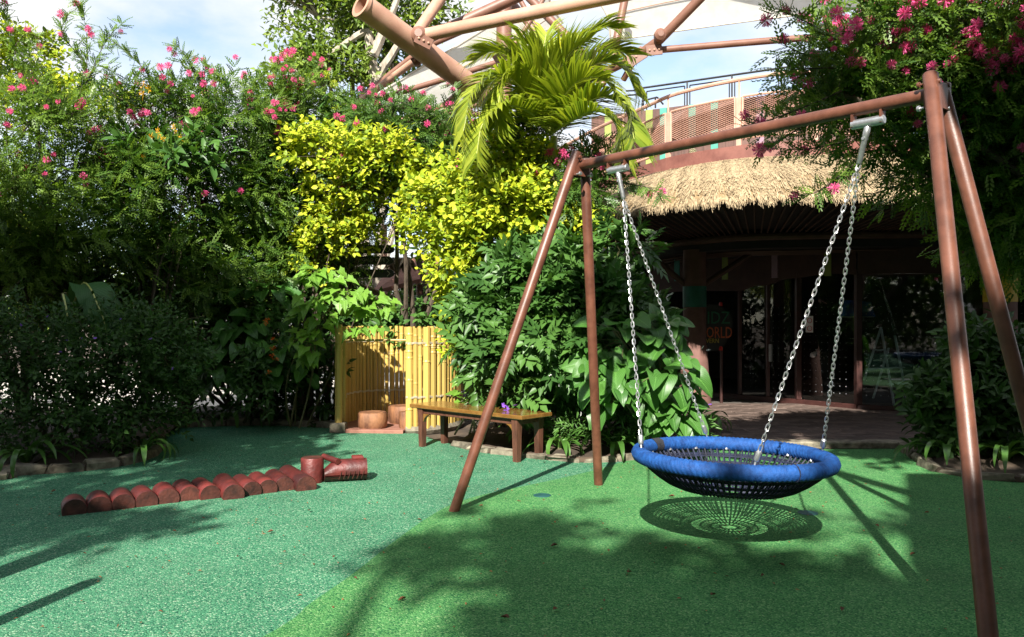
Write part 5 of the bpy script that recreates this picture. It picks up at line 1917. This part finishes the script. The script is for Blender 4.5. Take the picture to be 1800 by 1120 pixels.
class Lobed:
    back = 0.14
    def __call__(self, u):
        base_ = 0.36 * max(0.0, 1 - u) ** 0.8
        return base_ + 0.15 * math.exp(-((u - 0.30) / 0.10) ** 2) + 0.07 * math.exp(-((u - 0.62) / 0.07) ** 2)


class Blade:
    def __call__(self, u):
        return 0.050 * (0.55 + 0.9 * u) * (1 - u ** 3.2) + 0.001


class Banana:
    def __call__(self, u):
        return 0.19 * (math.sin(min(1, u * 1.25 + 0.08) * math.pi / 2) ** 0.6) * (1 - max(0, u - .55) ** 2 / .2025) ** .5 + 0.002


HEART = [leaf_mesh("heart_leaf", M["lf_big"], Heart(), 10, 7, 0.12 + 0.16 * k, 0.10 + 0.05 * k, 0.02, k) for k in range(4)]
LOBE = [leaf_mesh("lobed_leaf", M["lf_lobe"], Lobed(), 11, 5, 0.12 + 0.14 * k, 0.08 + 0.06 * k, 0.02, k) for k in range(3)]
STRAP = []
for k in range(4):
    rg = RG(60 + k)
    nu_, nv_ = 10, 3
    vs, uv = [], []
    f_ = Blade()
    th = R(58 + 9 * k); x, z = 0.0, 0.0
    ctr = [(0, 0)]
    for i in range(1, nu_):
        a_ = th - (1.0 + 0.35 * k) * (i / (nu_ - 1)) ** 1.3 * 1.9
        x += math.cos(a_) / (nu_ - 1); z += math.sin(a_) / (nu_ - 1)
        ctr.append((x, z))
    for i, (cx, cz) in enumerate(ctr):
        u = i / (nu_ - 1)
        for j in range(nv_):
            v = j - 1
            vs.append((cx, v * f_(u), cz + 0.35 * abs(v) * f_(u))); uv.append((u, v))
    fs = [(i * nv_ + j, (i + 1) * nv_ + j, (i + 1) * nv_ + j + 1, i * nv_ + j + 1) for i in range(nu_ - 1) for j in range(nv_ - 1)]
    me = bpy.data.meshes.new("strap_leaf"); me.from_pydata(vs, [], fs)
    at = me.attributes.new("var", 'FLOAT', 'FACE'); at.data.foreach_set("value", [0.2 + 0.2 * k] * len(fs))
    me.polygons.foreach_set("use_smooth", [True] * len(fs)); me.materials.append(M["lf_strap"])
    STRAP.append(me)


def strap_plant(px, py, size, n, label, seed, flat=None):
    rg = RG(seed)
    c = G(px, py + 5) if flat is None else np.array(flat)
    root = thing("strap_leaf_plant", label, "plant", c + V(0, 0, 0.03), "strap leaved plants along the bed edges")
    mb = MB(); mb.lathe(c + V(0, 0, 0), [(0.045, 0), (0.04, 0.06), (0.02, 0.12)], 8); mb.build("stem", M["stem"], root, True)
    for i in range(n):
        a_ = 2.4 * i + rg.uniform(-.3, .3)
        ln = size * rg.uniform(0.7, 1.15)
        yaw = Matrix.Rotation(a_, 4, 'Z')
        off = V(math.cos(a_), math.sin(a_), 0) * 0.02
        Mx = Matrix.Translation(Vector(c + off + V(0, 0, 0.06))) @ yaw @ Matrix.Rotation(rg.uniform(-.25, .2), 4, 'Y') @ Matrix.Diagonal((ln, ln * rg.uniform(.8, 1.25), ln, 1))
        link("leaf", STRAP[int(rg.integers(0, 4))], root, Mx)


for k, (px, py, sz, n, lab) in enumerate((
        (45, 822, 0.62, 16, "strap leaved plant at the left end of the near bed edge"),
        (250, 805, 0.50, 14, "small strap leaved plant arching over the near bed's corner"),
        (400, 742, 0.55, 14, "shaded strap leaved plant at the rear bed edge under the dark shrub"),
        (485, 742, 0.55, 16, "strap leaved plant at the rear bed edge beside the pale kerb stones"),
        (568, 738, 0.62, 18, "bright strap leaved plant at the foot of the bamboo screen"),
        (985, 795, 0.50, 16, "strap leaved plant between the bench end and the rear swing leg"),
        (1082, 800, 0.55, 15, "strap leaved plant just right of the rear swing leg's foot"),
        (1015, 778, 0.55, 16, "strap leaved plant set back behind the rear swing leg"),
        (1238, 757, 0.55, 15, "strap leaved plant at the paving corner behind the nest seat"),
        (330, 746, 0.45, 12, "shaded strap leaved plant in the inner corner of the left bed"),
        (1665, 812, 0.62, 18, "dark strap leaved plant under the bush right of the paving"),
        (1765, 822, 0.70, 20, "dark strap leaved plant behind the near right swing leg"),
        (1720, 800, 0.66, 18, "dark strap leaved plant set deeper in the right bed"),
        (1820, 815, 0.70, 16, "dark strap leaved plant cut by the right picture edge"))):
    strap_plant(px, py, sz, n, lab, 500 + k)


def big_leaf_plant(name, label, cat, centre_list, base, meshes, size, n, seed, stems, face=V(0, -1, 0.25), stemmat="stem", hang=0.55):
    rg = RG(seed)
    base = np.asarray(base, float)
    root = thing(name, label, cat, base)
    mb = MB()
    pts = []
    for i in range(n):
        c, r = centre_list[int(rg.integers(0, len(centre_list)))]
        q = nrm(rg.normal(size=3) + V(0, -0.8, 0.3)) * rg.uniform(0.6, 1.05)
        p = c + q * r
        if p[2] < 0.12:
            p[2] = 0.12 + rg.random() * .1
        out = nrm(q * r * [1, 1, .3])
        d = nrm(out * 0.8 + V(0, -0.25, -hang) + rg.normal(size=3) * 0.30)
        nn_ = nrm(face * 0.9 + V(0, 0, 0.75) + rg.normal(size=3) * 0.30 + out * 0.25)
        s = rg.uniform(*size)
        link("leaf", meshes[int(rg.integers(0, len(meshes)))], root, frame_matrix(p, d, nn_, (s, s * rg.uniform(.9, 1.1), s)))
        pts.append((p, c))
    for c, r in centre_list:
        for k in range(stems):
            limb(mb, base + V(rg.uniform(-.2, .2), rg.uniform(-.2, .2), 0), c + rg.normal(size=3) * r * .3, 0.014, 0.007, rg, 0.12, 6, 5)
    for p, c in pts:
        limb(mb, c + (p - c) * 0.25, p, 0.005, 0.003, rg, 0.10, 4, 4)
    mb.build("stem", M[stemmat], root, True)
    return root


big_leaf_plant("broad_leaf_plant", "plant with broad green heart shaped leaves behind the nest seat's near chain", "plant",
               [blob(1100, 600, 75, 45, 7.9), blob(1165, 660, 70, 55, 7.8), blob(1090, 690, 80, 50, 7.9), blob(1150, 590, 55, 40, 8.0), blob(1180, 720, 50, 35, 7.8), blob(1060, 640, 45, 50, 8.0)],
               (1.45, 8.15, 0.05), HEART, (0.13, 0.235), 190, 311, 2)
big_leaf_plant("lobed_leaf_vine", "bright lobed leaf vine draped over the left end of the bamboo screen", "vine",
               [blob(610, 528, 55, 28, 9.85), blob(565, 545, 50, 35, 9.8), blob(655, 535, 40, 18, 9.95), blob(545, 600, 32, 45, 9.9), blob(560, 490, 50, 22, 9.9)],
               (-2.75, 10.25, 0.05), LOBE, (0.13, 0.20), 150, 312, 1, stemmat="stem")
big_leaf_plant("hanging_vine", "few lobed leaves dangling in front of the bamboo screen's back wall", "vine",
               [blob(655, 580, 26, 10, 9.9), blob(625, 582, 18, 10, 9.85)], P(640, 560, 10.0), LOBE, (0.12, 0.18), 9, 313, 0, stemmat="stem", hang=0.9)
big_leaf_plant("dark_leaf_shrub", "dark broad leaved shrub in shade left of the bamboo screen", "shrub",
               [blob(440, 600, 80, 60, 10.6), blob(380, 640, 70, 50, 10.5), blob(500, 640, 60, 60, 10.4), blob(460, 530, 70, 50, 10.8)],
               (-3.4, 10.8, 0.05), HEART, (0.15, 0.24), 130, 314, 3)
big_leaf_plant("leafy_weed", "bright young broad leaved plant between the bamboo screen and the bench", "plant",
               [blob(815, 705, 18, 20, 9.2), blob(835, 660, 26, 22, 9.2)], (-0.5, 9.4, 0.05), LOBE, (0.12, 0.20), 26, 315, 2, stemmat="stem_pale")

# ---- left island and rear hedge
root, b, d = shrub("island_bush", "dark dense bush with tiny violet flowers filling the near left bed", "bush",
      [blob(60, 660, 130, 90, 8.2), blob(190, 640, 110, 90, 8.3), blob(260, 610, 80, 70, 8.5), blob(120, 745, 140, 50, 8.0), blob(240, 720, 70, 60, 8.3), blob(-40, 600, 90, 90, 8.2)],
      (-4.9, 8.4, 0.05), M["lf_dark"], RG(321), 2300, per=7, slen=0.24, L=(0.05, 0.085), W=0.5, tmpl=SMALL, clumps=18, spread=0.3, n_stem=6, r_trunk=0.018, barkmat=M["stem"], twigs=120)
flowers_on(root, b, d, .24, 26, FL_PURPLE, (0.014, 0.022), RG(322))
shrub("rear_hedge", "tall dark green hedge filling the back of the left bed below the feathery trees", "hedge",
      [blob(330, 560, 130, 70, 11.3), blob(470, 570, 110, 80, 11.4), blob(200, 520, 120, 60, 11.3), blob(400, 660, 120, 70, 11.2), blob(560, 660, 60, 70, 11.2), blob(100, 520, 110, 80, 10.6), blob(520, 510, 70, 40, 11.6)],
      (-4.0, 11.5, 0.05), M["lf_dark"], RG(323), 2600, per=6, slen=0.28, L=(0.09, 0.15), W=0.42, tmpl=OVAL, clumps=20, spread=0.3, n_stem=8, r_trunk=0.03)
rg = RG(324)
ix = thing("ixora_bush", "small dark bush with round orange flower clusters in front of the rear hedge", "bush", G(480, 738))
bb = [blob(478, 610, 40, 55, 10.0), blob(470, 670, 45, 45, 10.0)]
b, d, _ = sprigs(bb, 120, rg); pos, ld, nn_ = twig_leaves(b, d, .2, 7, rg)
Ls = rg.uniform(.07, .12, len(pos)); leaf_cloud("foliage", M["lf_dark"], ix, pos, ld, nn_, Ls, Ls * .4, OVAL, rg)
mb = MB()
for c, r in bb:
    for k in range(3): limb(mb, G(480, 738) + V(rg.uniform(-.1, .1), 0, 0), c + rg.normal(size=3) * .15, .012, .005, rg)
mb.build("stem", M["bark"], ix, True)
for px, py in ((470, 563), (482, 596), (480, 612), (479, 625), (485, 631), (472, 654), (466, 567)):
    put_flower(FL_ORANGE, ix, P(px, py, 9.55), 0.045, rg, stretch=0.7)

# amber bracts and large light leaves of the candle bush in the left trees
cbh = thing("candle_bush", "shrub with upright amber flower candles among the left feathery trees", "shrub", (-4.6, 10.0, 0.05))
bb = [blob(280, 270, 60, 30, 10.0), blob(350, 310, 60, 40, 10.0)]
b, d, _ = sprigs(bb, 36, rg, jit=.3); pos, ld, nn_ = twig_leaves(b, d, .35, 7, rg)
Ls = rg.uniform(.16, .26, len(pos)); leaf_cloud("foliage", M["lf_mid"], cbh, pos, ld, nn_, Ls, Ls * .42, OVAL, rg)
mb = MB()
for c, r in bb:
    for k in range(3): limb(mb, V(-4.6, 10.0, .05), c + rg.normal(size=3) * .15, .02, .008, rg, .06)
mb.build("stem", M["bark"], cbh, True)
for px, py in ((252, 152), (261, 158), (251, 167), (305, 228), (288, 245), (277, 235), (318, 246), (253, 278), (264, 242)):
    put_flower(FL_AMBER, cbh, P(px, py, 9.75), 0.042, rg, stretch=1.9)

# banana plant
bp_root = thing("banana_plant", "banana plant with one broad arching dark leaf in the shaded left bed", "banana plant", (-4.75, 8.85, 0.05))
mb = MB(); q = spline([V(-4.75, 8.85, 0.05), V(-4.78, 8.85, .7), P(112, 515, 8.6)], 10); mb.tube(q, np.linspace(.06, .03, 10), 10)
mb.build("stalk", M["stem"], bp_root, True)


def banana_leaf(ctrl, wid, seed, label=None):
    q = spline([P(*c) for c in ctrl], 22)
    t = nrm(np.gradient(q, axis=0))
    rg = RG(seed)
    f_ = Banana()
    nv_ = 7
    vs, uv = [], []
    for i in range(22):
        u = i / 21
        s = V(-1.0, 0.0, -0.22)
        s = nrm(s - t[i] * np.dot(s, t[i]))
        up = np.cross(s, t[i])
        up = up if up[1] < 0 else -up
        w = f_(u) * wid / 0.19
        for j in range(nv_):
            v = -1 + 2 * j / (nv_ - 1)
            tear = 1 - 0.10 * rg.random() if abs(v) == 1 else 1
            vs.append(q[i] + s * v * w * tear + up * (-0.28 * abs(v) ** 1.5 * w + 0.012 * math.sin(i * 2.2) * abs(v)))
            uv.append((u * 3, v))
    fs = [(i * nv_ + j, (i + 1) * nv_ + j, (i + 1) * nv_ + j + 1, i * nv_ + j + 1) for i in range(21) for j in range(nv_ - 1)]
    org = origin(bp_root)
    me = bpy.data.meshes.new("banana_leaf"); me.from_pydata([list(map(float, p - org)) for p in vs], [], fs)
    ul = me.uv_layers.new(name="UVMap")
    for lp2 in me.loops: ul.data[lp2.index].uv = uv[lp2.vertex_index]
    at = me.attributes.new("var", 'FLOAT', 'FACE'); at.data.foreach_set("value", [rg.random()] * len(fs))
    me.polygons.foreach_set("use_smooth", [True] * len(fs)); me.materials.append(M["lf_banana"])
    o = bpy.data.objects.new("leaf", me); COL.objects.link(o); o.parent = bp_root
    if label: o["label"] = label
    mb = MB(); mb.tube(q + V(0, -.012, .004), np.linspace(.012, .004, 22), 6)
    rb_ = mb.build("midrib", M["palm_shaft"], o, True)
    return o


banana_leaf([(128, 540, 8.95), (146, 500, 8.65), (160, 508, 8.4), (172, 535, 8.28), (183, 562, 8.22), (190, 600, 8.22)], 0.20, 1, "broad arching leaf with pale midrib")
banana_leaf([(112, 518, 8.5), (118, 545, 8.4), (122, 580, 8.35), (120, 615, 8.3)], 0.07, 2, "yellowing folded leaf")

# long leaved slender trees with drooping whorls
for k, (px, tops, lab, Y) in enumerate(((592, ((588, 165), (600, 205), (575, 215)), "slender tree with drooping long leaves and yellow blooms left of the cream membrane", 11.3),
                                        (545, ((545, 330), (560, 380), (525, 400), (535, 300)), "slender tree with drooping narrow leaves behind the golden bush", 11.0))):
    rg = RG(340 + k)
    base = P(px, 565, Y) * [1, 1, 0]
    root = thing("slender_tree", lab, "tree", base, "slender drooping leaved trees")
    mb = MB(); C, D, Nn = [], [], []
    for (tx, ty) in tops:
        tip = P(tx, ty, Y)
        limb(mb, base + (tip - base) * [1, 1, .0], tip, .035, .015, rg, .03)
        for q in range(46):
            a_ = q * 2.4; hgt = rg.uniform(-.45, .05)
            C.append(tip + V(0, 0, hgt)); D.append(V(math.cos(a_), math.sin(a_), rg.uniform(-1.2, .25))); Nn.append(V(math.cos(a_) * .4, math.sin(a_) * .4 - .3, 1))
    mb.build("trunk", M["bark"], root, True)
    Ls = rg.uniform(.24, .40, len(C))
    leaf_cloud("crown", M["lf_mid"], root, np.array(C), np.array(D), nrm(np.array(Nn)), Ls, Ls * .15, OVAL, rg)
    if k == 0:
        for (fx, fy) in ((588, 148), (575, 132), (592, 190)):
            put_flower(FL_AMBER if False else puff_mesh("yellow_bloom", M["lf_gold"], n=40, seed=fx), root, P(fx, fy, Y - .2), 0.075, rg)

# ---- right bed bush
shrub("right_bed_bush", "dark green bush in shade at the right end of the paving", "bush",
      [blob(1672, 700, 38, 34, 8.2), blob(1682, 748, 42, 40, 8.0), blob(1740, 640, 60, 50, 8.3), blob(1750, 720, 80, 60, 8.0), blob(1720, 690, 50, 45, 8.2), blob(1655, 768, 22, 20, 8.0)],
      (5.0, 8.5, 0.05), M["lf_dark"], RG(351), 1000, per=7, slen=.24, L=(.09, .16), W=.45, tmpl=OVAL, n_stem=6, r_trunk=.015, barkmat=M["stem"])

# ---- palm
Yp_ = 9.3
pr_ = thing("palm_tree", "small palm with arching yellow green fronds behind the swing's left end", "palm tree", P(958, 565, Yp_) * [1, 1, 0])
crown = P(968, 236, Yp_)
mb = MB(); q = spline([P(952, 565, Yp_) * [1, 1, 0], P(955, 460, Yp_), P(963, 350, Yp_), P(969, 303, Yp_)], 16); mb.tube(q, np.linspace(.10, .062, 16), 12)
mb.build("trunk", M["bark"], pr_, True)
mb = MB(); q = spline([P(969, 306, Yp_), P(971, 296, Yp_), P(972, 265, Yp_), P(974, 240, Yp_)], 10); mb.tube(q, np.array([.055, .066, .068, .066, .063, .06, .055, .05, .045, .04]), 14)
mb.build("crownshaft", M["palm_shaft"], pr_, True)
fr_list = [
    ((968, 236, 9.3), (930, 170, 9.1), (880, 130, 8.9), (832, 165, 8.75), (815, 230, 8.7)),
    ((968, 236, 9.3), (935, 200, 9.0), (890, 185, 8.7), (850, 215, 8.55), (838, 270, 8.5)),
    ((968, 236, 9.3), (940, 150, 9.5), (905, 100, 9.6), (865, 90, 9.7), (835, 105, 9.7)),
    ((968, 236, 9.3), (955, 140, 9.4), (940, 90, 9.4), (915, 68, 9.4)),
    ((968, 236, 9.3), (985, 150, 9.4), (1010, 85, 9.4), (1050, 48, 9.5), (1085, 50, 9.5)),
    ((968, 236, 9.3), (1000, 160, 9.2), (1050, 110, 9.1), (1095, 120, 9.0), (1120, 165, 9.0)),
    ((968, 236, 9.3), (1010, 195, 8.9), (1060, 170, 8.7), (1100, 195, 8.6), (1115, 245, 8.5)),
    ((968, 236, 9.3), (1000, 215, 8.8), (1045, 195, 8.5), (1080, 215, 8.4), (1092, 270, 8.35)),
    ((968, 236, 9.3), (975, 170, 9.6), (985, 110, 9.9), (1005, 70, 10.1), (1020, 60, 10.2)),
    ((968, 236, 9.3), (985, 180, 8.9), (1020, 140, 8.7), (1060, 140, 8.6), (1090, 175, 8.5)),
    ((968, 236, 9.3), (960, 160, 9.0), (925, 120, 8.9), (885, 150, 8.8), (870, 220, 8.7)),
    ((968, 236, 9.3), (995, 165, 9.5), (1030, 105, 9.7), (1070, 85, 9.8), (1105, 95, 9.9)),
    ((968, 236, 9.3), (945, 180, 9.6), (910, 140, 9.9), (870, 140, 10.1), (835, 180, 10.2)),
    ((968, 236, 9.3), (975, 150, 9.2), (1000, 95, 9.1), (1035, 70, 9.1)),
    ((968, 236, 9.3), (948, 160, 9.2), (925, 110, 9.1), (900, 88, 9.1)),
    ((968, 236, 9.3), (965, 150, 9.8), (955, 100, 10.0), (960, 60, 10.1)),
]
for k, ctl in enumerate(fr_list):
    rg = RG(400 + k)
    q = spline([P(*c) for c in ctl], 24)
    mb = MB(); mb.tube(q, np.linspace(.018, .004, 24), 6)
    rc = mb.build("frond", M["palm_shaft"], pr_, True)
    n = 66
    qq = resample(q, n + 6)[6:]
    t = nrm(np.gradient(qq, axis=0))
    s = nrm(np.cross(t, V(0, 0, 1)) + 1e-3)
    up = np.cross(s, t)
    C, D, Nn, Ls = [], [], [], []
    for i in range(n):
        f_ = i / (n - 1)
        for sg_ in (-1, 1):
            d = t[i] * (0.45 + .6 * f_) + s[i] * sg_ * 0.85 + up[i] * 0.22 + V(0, 0, -0.10) + rg.normal(size=3) * .05
            C.append(qq[i]); D.append(d); Nn.append(up[i] + s[i] * sg_ * -.45 + rg.normal(size=3) * .10)
            Ls.append((0.60 - 0.36 * abs(f_ - .35)) * rg.uniform(.85, 1.1))
    # long leaflets in two bent pieces
    tv = [(0, -.5, 0), (0, .5, 0), (.55, .5, .0), (.55, -.5, .0), (1.0, 0, -.20)]
    leaf_cloud("leaflet_row", M["lf_palm"], rc, np.array(C), np.array(D), nrm(np.array(Nn)), np.array(Ls), np.full(len(C), .034), (tv, [(0, 3, 2, 1), (3, 4, 2)]), rg)
mb = MB(); q = spline([crown, P(980, 150, 9.3), P(984, 62, 9.3)], 12); mb.tube(q, np.array([.012, .02, .028, .034, .04, .042, .042, .04, .034, .026, .016, .003]), 6)
mb.build("spear_leaf", M["lf_spear"], pr_, True)

# ---- tall background tree behind the canopy
rg = RG(360)
bt_blobs = [blob(560, 30, 70, 60, 19), blob(630, 40, 60, 70, 19.5), blob(520, 110, 55, 55, 18.8), blob(700, 30, 60, 50, 20), blob(770, 15, 50, 30, 20), blob(580, 140, 60, 50, 19), blob(690, 110, 50, 45, 20), blob(640, 150, 40, 40, 19), blob(620, -60, 160, 70, 19.5)]
bt, b, d = shrub("background_tree", "tall broad crowned tree rising behind the steel canopy", "tree", bt_blobs, P(650, 565, 20) * [1, 1, 0], M["lf_tree"], rg, 2100, per=7, slen=.5, L=(.12, .22), W=.5, tmpl=SMALL, clumps=10, spread=.22,
      tree=True, r_trunk=.12, barkmat=M["bark_pale"], twigs=60)
mb = MB()
for pth in (((650, 190, 19), (668, 130, 18.8), (690, 95, 18.8), (705, 60, 18.8), (690, 20, 18.8)), ((660, 150, 18.8), (650, 80, 18.7), (645, 55, 18.7), (600, 82, 18.6), (560, 110, 18.6)), ((655, 100, 18.7), (690, 20, 18.7), (705, -20, 18.7)), ((645, 220, 19.2), (655, 170, 19), (672, 120, 18.8))):
    q = spline([P(*c) for c in pth], 16); mb.tube(q, np.linspace(.13, .05, 16), 7)
mb.build("limb", M["bark_pale"], bt, True)

# ---- far trees that close the horizon
for k, (px, Y, w, h, lab) in enumerate(((60, 26, 190, 55, "distant round green tree low at the far left"), (330, 28, 170, 60, "distant green tree seen through the left hedge"), (560, 27, 140, 70, "distant green tree behind the signpost"), (760, 26, 130, 80, "distant green tree behind the hut roof"))):
    shrub("far_tree", lab, "tree", [blob(px, 520, w * .6, h * .8, Y), blob(px - w * .4, 540, w * .5, h * .6, Y), blob(px + w * .4, 535, w * .5, h * .6, Y)], P(px, 565, Y) * [1, 1, 0], M["lf_tree"], RG(370 + k), 420, per=6, slen=.6,
          L=(.2, .34), W=.5, tmpl=SMALL, group="distant trees behind the garden", tree=True, r_trunk=.1, twigs=10)

# ---- shade trees standing behind and beside the viewer: their crowns dapple the ground
def shade_tree(label, base, targets, seed, n_per=520, L=(.14, .24)):
    """targets: (ground x, ground y, height of the crown, rx, ry, rz)"""
    rg = RG(seed)
    blobs = []
    for gx, gy, h, rx, ry, rz in targets:
        blobs.append((V(gx + SUN[0] * -h, gy - SUN[1] * h, h), V(rx, ry, rz)))
    shrub("shade_tree", label, "tree", blobs, base, M["lf_shade"], rg, n_per * len(blobs), per=6, slen=.42, L=L, W=.55, tmpl=SMALL, group="shade trees behind the viewer", clumps=14, spread=.26, tree=True, r_trunk=.14, twigs=80)


shade_tree("broad shade tree behind the viewer over the swing's foreground", (-1.5, -8.5, 0),
           [(0.25, 4.55, 9.6, .35, .22, .4), (-.1, 5.0, 10.2, .22, .15, .3), (0.95, 4.1, 9.2, .40, .20, .4), (1.75, 3.75, 9.8, .40, .25, .4), (-.05, 3.9, 10.2, .25, .2, .4), (0.55, 3.4, 9.4, .45, .30, .4), (1.45, 3.15, 9.8, .45, .30, .4),
            (2.25, 3.2, 9.4, .45, .35, .4), (.1, 2.95, 10.0, .35, .28, .4), (.7, 2.55, 9.6, .50, .30, .4), (1.7, 2.5, 9.9, .50, .35, .4), (0.2, 2.0, 9.5, .45, .32, .4), (1.0, 1.6, 10.0, .6, .35, .4), (2.2, 1.6, 9.6, .6, .4, .4), (-.7, 4.75, 9.9, .16, .06, .2), (2.2, 5.0, 9.8, .4, .08, .04), (2.9, 5.7, 9.9, .3, .06, .04), (0.2, 5.8, 9.9, .3, .05, .04)], 601, 30, (.16, .30))
shade_tree("tall shade tree left behind the viewer over the left bed", (-8.5, -3.0, 0),
           [(-5.2, 8.8, 6.5, 1.6, 1.2, .7), (-4.0, 11.2, 5.6, 1.7, 1.4, .7), (-6.6, 8.0, 6.8, 1.5, 1.6, .7), (-3.3, 9.9, 6.2, .8, .9, .5), (-2.7, 8.2, 6.8, .5, .3, .3), (-3.2, 6.9, 7.0, .35, .08, .2), (-2.9, 5.4, 7.0, .3, .05, .2)], 602)
shade_tree("shade tree right behind the viewer over the paving", (5.5, -3.5, 0),
           [(7.2, 13.0, 6.4, 1.3, .9, .5), (7.5, 8.6, 6.6, 1.5, 1.3, .7), (2.4, 10.2, 6.4, .8, .6, .5), (4.9, 8.9, 6.4, 1.1, .8, .6)], 603, 700)
for k_, (base_, bl, lab) in enumerate((  # unseen overhead crowns, added to cut the sky light on the foreground
        ((9.5, 1.5, 0), [(6.4, 0.6, 8.2, 2.0, 1.8), (8.5, 3.6, 8.4, 2.4, 2.0), (6.6, 4.6, 8.6, 1.7, 1.6)], "wide tree added overhead on the right outside the view to block sky light"),
        ((-8.2, 8.5, 0), [(-6.6, 10.6, 8.4, 2.2, 1.4), (-4.8, 9.2, 8.6, 1.4, 1.2)], "wide tree added overhead on the left outside the view to block sky light"),
        ((-9.0, -5.0, 0), [(-8.4, -2.0, 8.8, 2.2, 2.2), (-8.8, -6.0, 9.0, 2.4, 2.4), (-4.6, -10.4, 8.6, 2.2, 1.2)], "wide tree added overhead left behind the viewer to block sky light"))):
    shrub("sky_block_canopy", lab, "tree", [(V(x, y, z), V(rx, ry, .75)) for x, y, z, rx, ry in bl], base_, M["lf_shade"], RG(660 + k_), 1100, per=6, slen=.5, L=(.28, .42), W=.62, tmpl=SMALL, group="overhead trees added to block sky light",
          clumps=30, spread=.25, shell=(.1, 1.0), tree=True, r_trunk=.18, twigs=20)
for k_, (x, y, w, h, lab) in enumerate(((-14, -13, 5.5, 5.2, "tall sky blocking tree added behind the viewer at the far left"), (-5, -14, 5.5, 5.4, "tall sky blocking tree added behind the viewer left of the middle"), (4, -14, 5.5, 5.4, "tall sky blocking tree added behind the viewer right of the middle"), (13, -12, 5.5, 5.2, "tall sky blocking tree added behind the viewer at the far right"),  # unseen wall of trees, added to block low sky around the viewer
                                    (-12, -4, 3.6, 4.8, "tall sky blocking tree added beside the garden on the left"), (-11.5, 3.5, 3.2, 4.4, "tall sky blocking tree added beside the left bed outside the view"), (12, -3, 3.6, 4.8, "tall sky blocking tree added beside the garden on the right"), (11.5, 4, 3.0, 4.4, "tall sky blocking tree added beside the right bed outside the view"))):
    shrub("sky_block_tree", lab, "tree", [(V(x, y, h), V(w, 2.2, h)), (V(x + 1, y - .5, h * .5), V(w, 1.8, h * .5))], (x, y, 0), M["lf_shade"], RG(640 + k_), 1300, per=6, slen=.6, L=(.32, .5), W=.6, tmpl=SMALL, group="tall trees added to block sky light",
          clumps=40, spread=.22, shell=(.1, 1.0), tree=True, r_trunk=.2, twigs=10)
# unseen roof on posts, added to block sky light and cast the straight shadow edge
sh = thing("added_shade_roof", "flat brown roof on posts added behind the viewer to block light", "shelter", (4, -5, 0))
mb = MB(); mb.slab([(1.76, -0.67), (0.43, -3.4), (0.3, -9.0), (9.5, -9.0), (9.5, -0.67)][::-1], 6.0, 6.15)
mb.build("roof", M["plank_brown"], sh)
for x, y in ((2.0, -1.2), (0.8, -8.6), (9.1, -8.6), (9.1, -1.2)):
    mb = MB(); mb.tube(np.array([[x, y, 0], [x, y, 6.0]]), .09, 10); mb.build("post", M["steel_dark"], sh, True)


# ================================================================== FALLEN LEAVES
rg = RG(701)
dl = leaf_mesh("dry_leaf", M["dead_leaf"], type("O", (), {"__call__": lambda s, u: 0.26 * math.sin(math.pi * min(1, u * .92 + .04)) ** .8})(), 5, 3, -0.12, 0.5, 0.05, 3)
spots = [(1035, 760), (803, 709), (808, 806), (842, 893), (968, 965), (1380, 1000), (1232, 968), (420, 982), (628, 1022), (152, 978), (1010, 930), (1500, 893), (742, 918), (160, 790), (1338, 1018), (700, 1062), (1625, 905), (1170, 970),
         (1258, 1050), (1110, 1010), (545, 900), (310, 938), (90, 868), (665, 870), (1302, 880), (1175, 876), (1600, 980), (1480, 1080), (980, 1075), (585, 985), (360, 915), (470, 940), (880, 1090), (1060, 1060), (1545, 930)]
for px, py in spots:
    c = G(px, py)
    if c[1] > 8.5: continue
    o = link("fallen_leaf", dl, None, Matrix.Translation(Vector(c + V(0, 0, .016))) @ Matrix.Rotation(rg.uniform(0, 6.28), 4, 'Z') @ Matrix.Rotation(rg.uniform(-.25, .25), 4, 'X') @ Matrix.Scale(rg.uniform(.022, .05), 4))
    tag(o, "small curled dry brown leaf lying on the green rubber", "fallen leaf", "dry leaves scattered on the rubber")
n = 800
gx = rg.uniform(-4.5, 4.2, n); gy = 2.6 + 6.2 * rg.random(n) ** .8
c = np.c_[gx, gy, np.full(n, .010)]
a_ = rg.uniform(0, 6.28, n)
o = leaf_cloud("leaf_litter", M["dead_leaf"], None, c, np.c_[np.cos(a_), np.sin(a_), rg.normal(size=n) * .1], nrm(np.c_[rg.normal(size=(n, 2)) * .2, np.ones(n)]), rg.uniform(.010, .032, n), rg.uniform(.006, .016, n), SMALL, rg)
o["kind"] = "stuff"
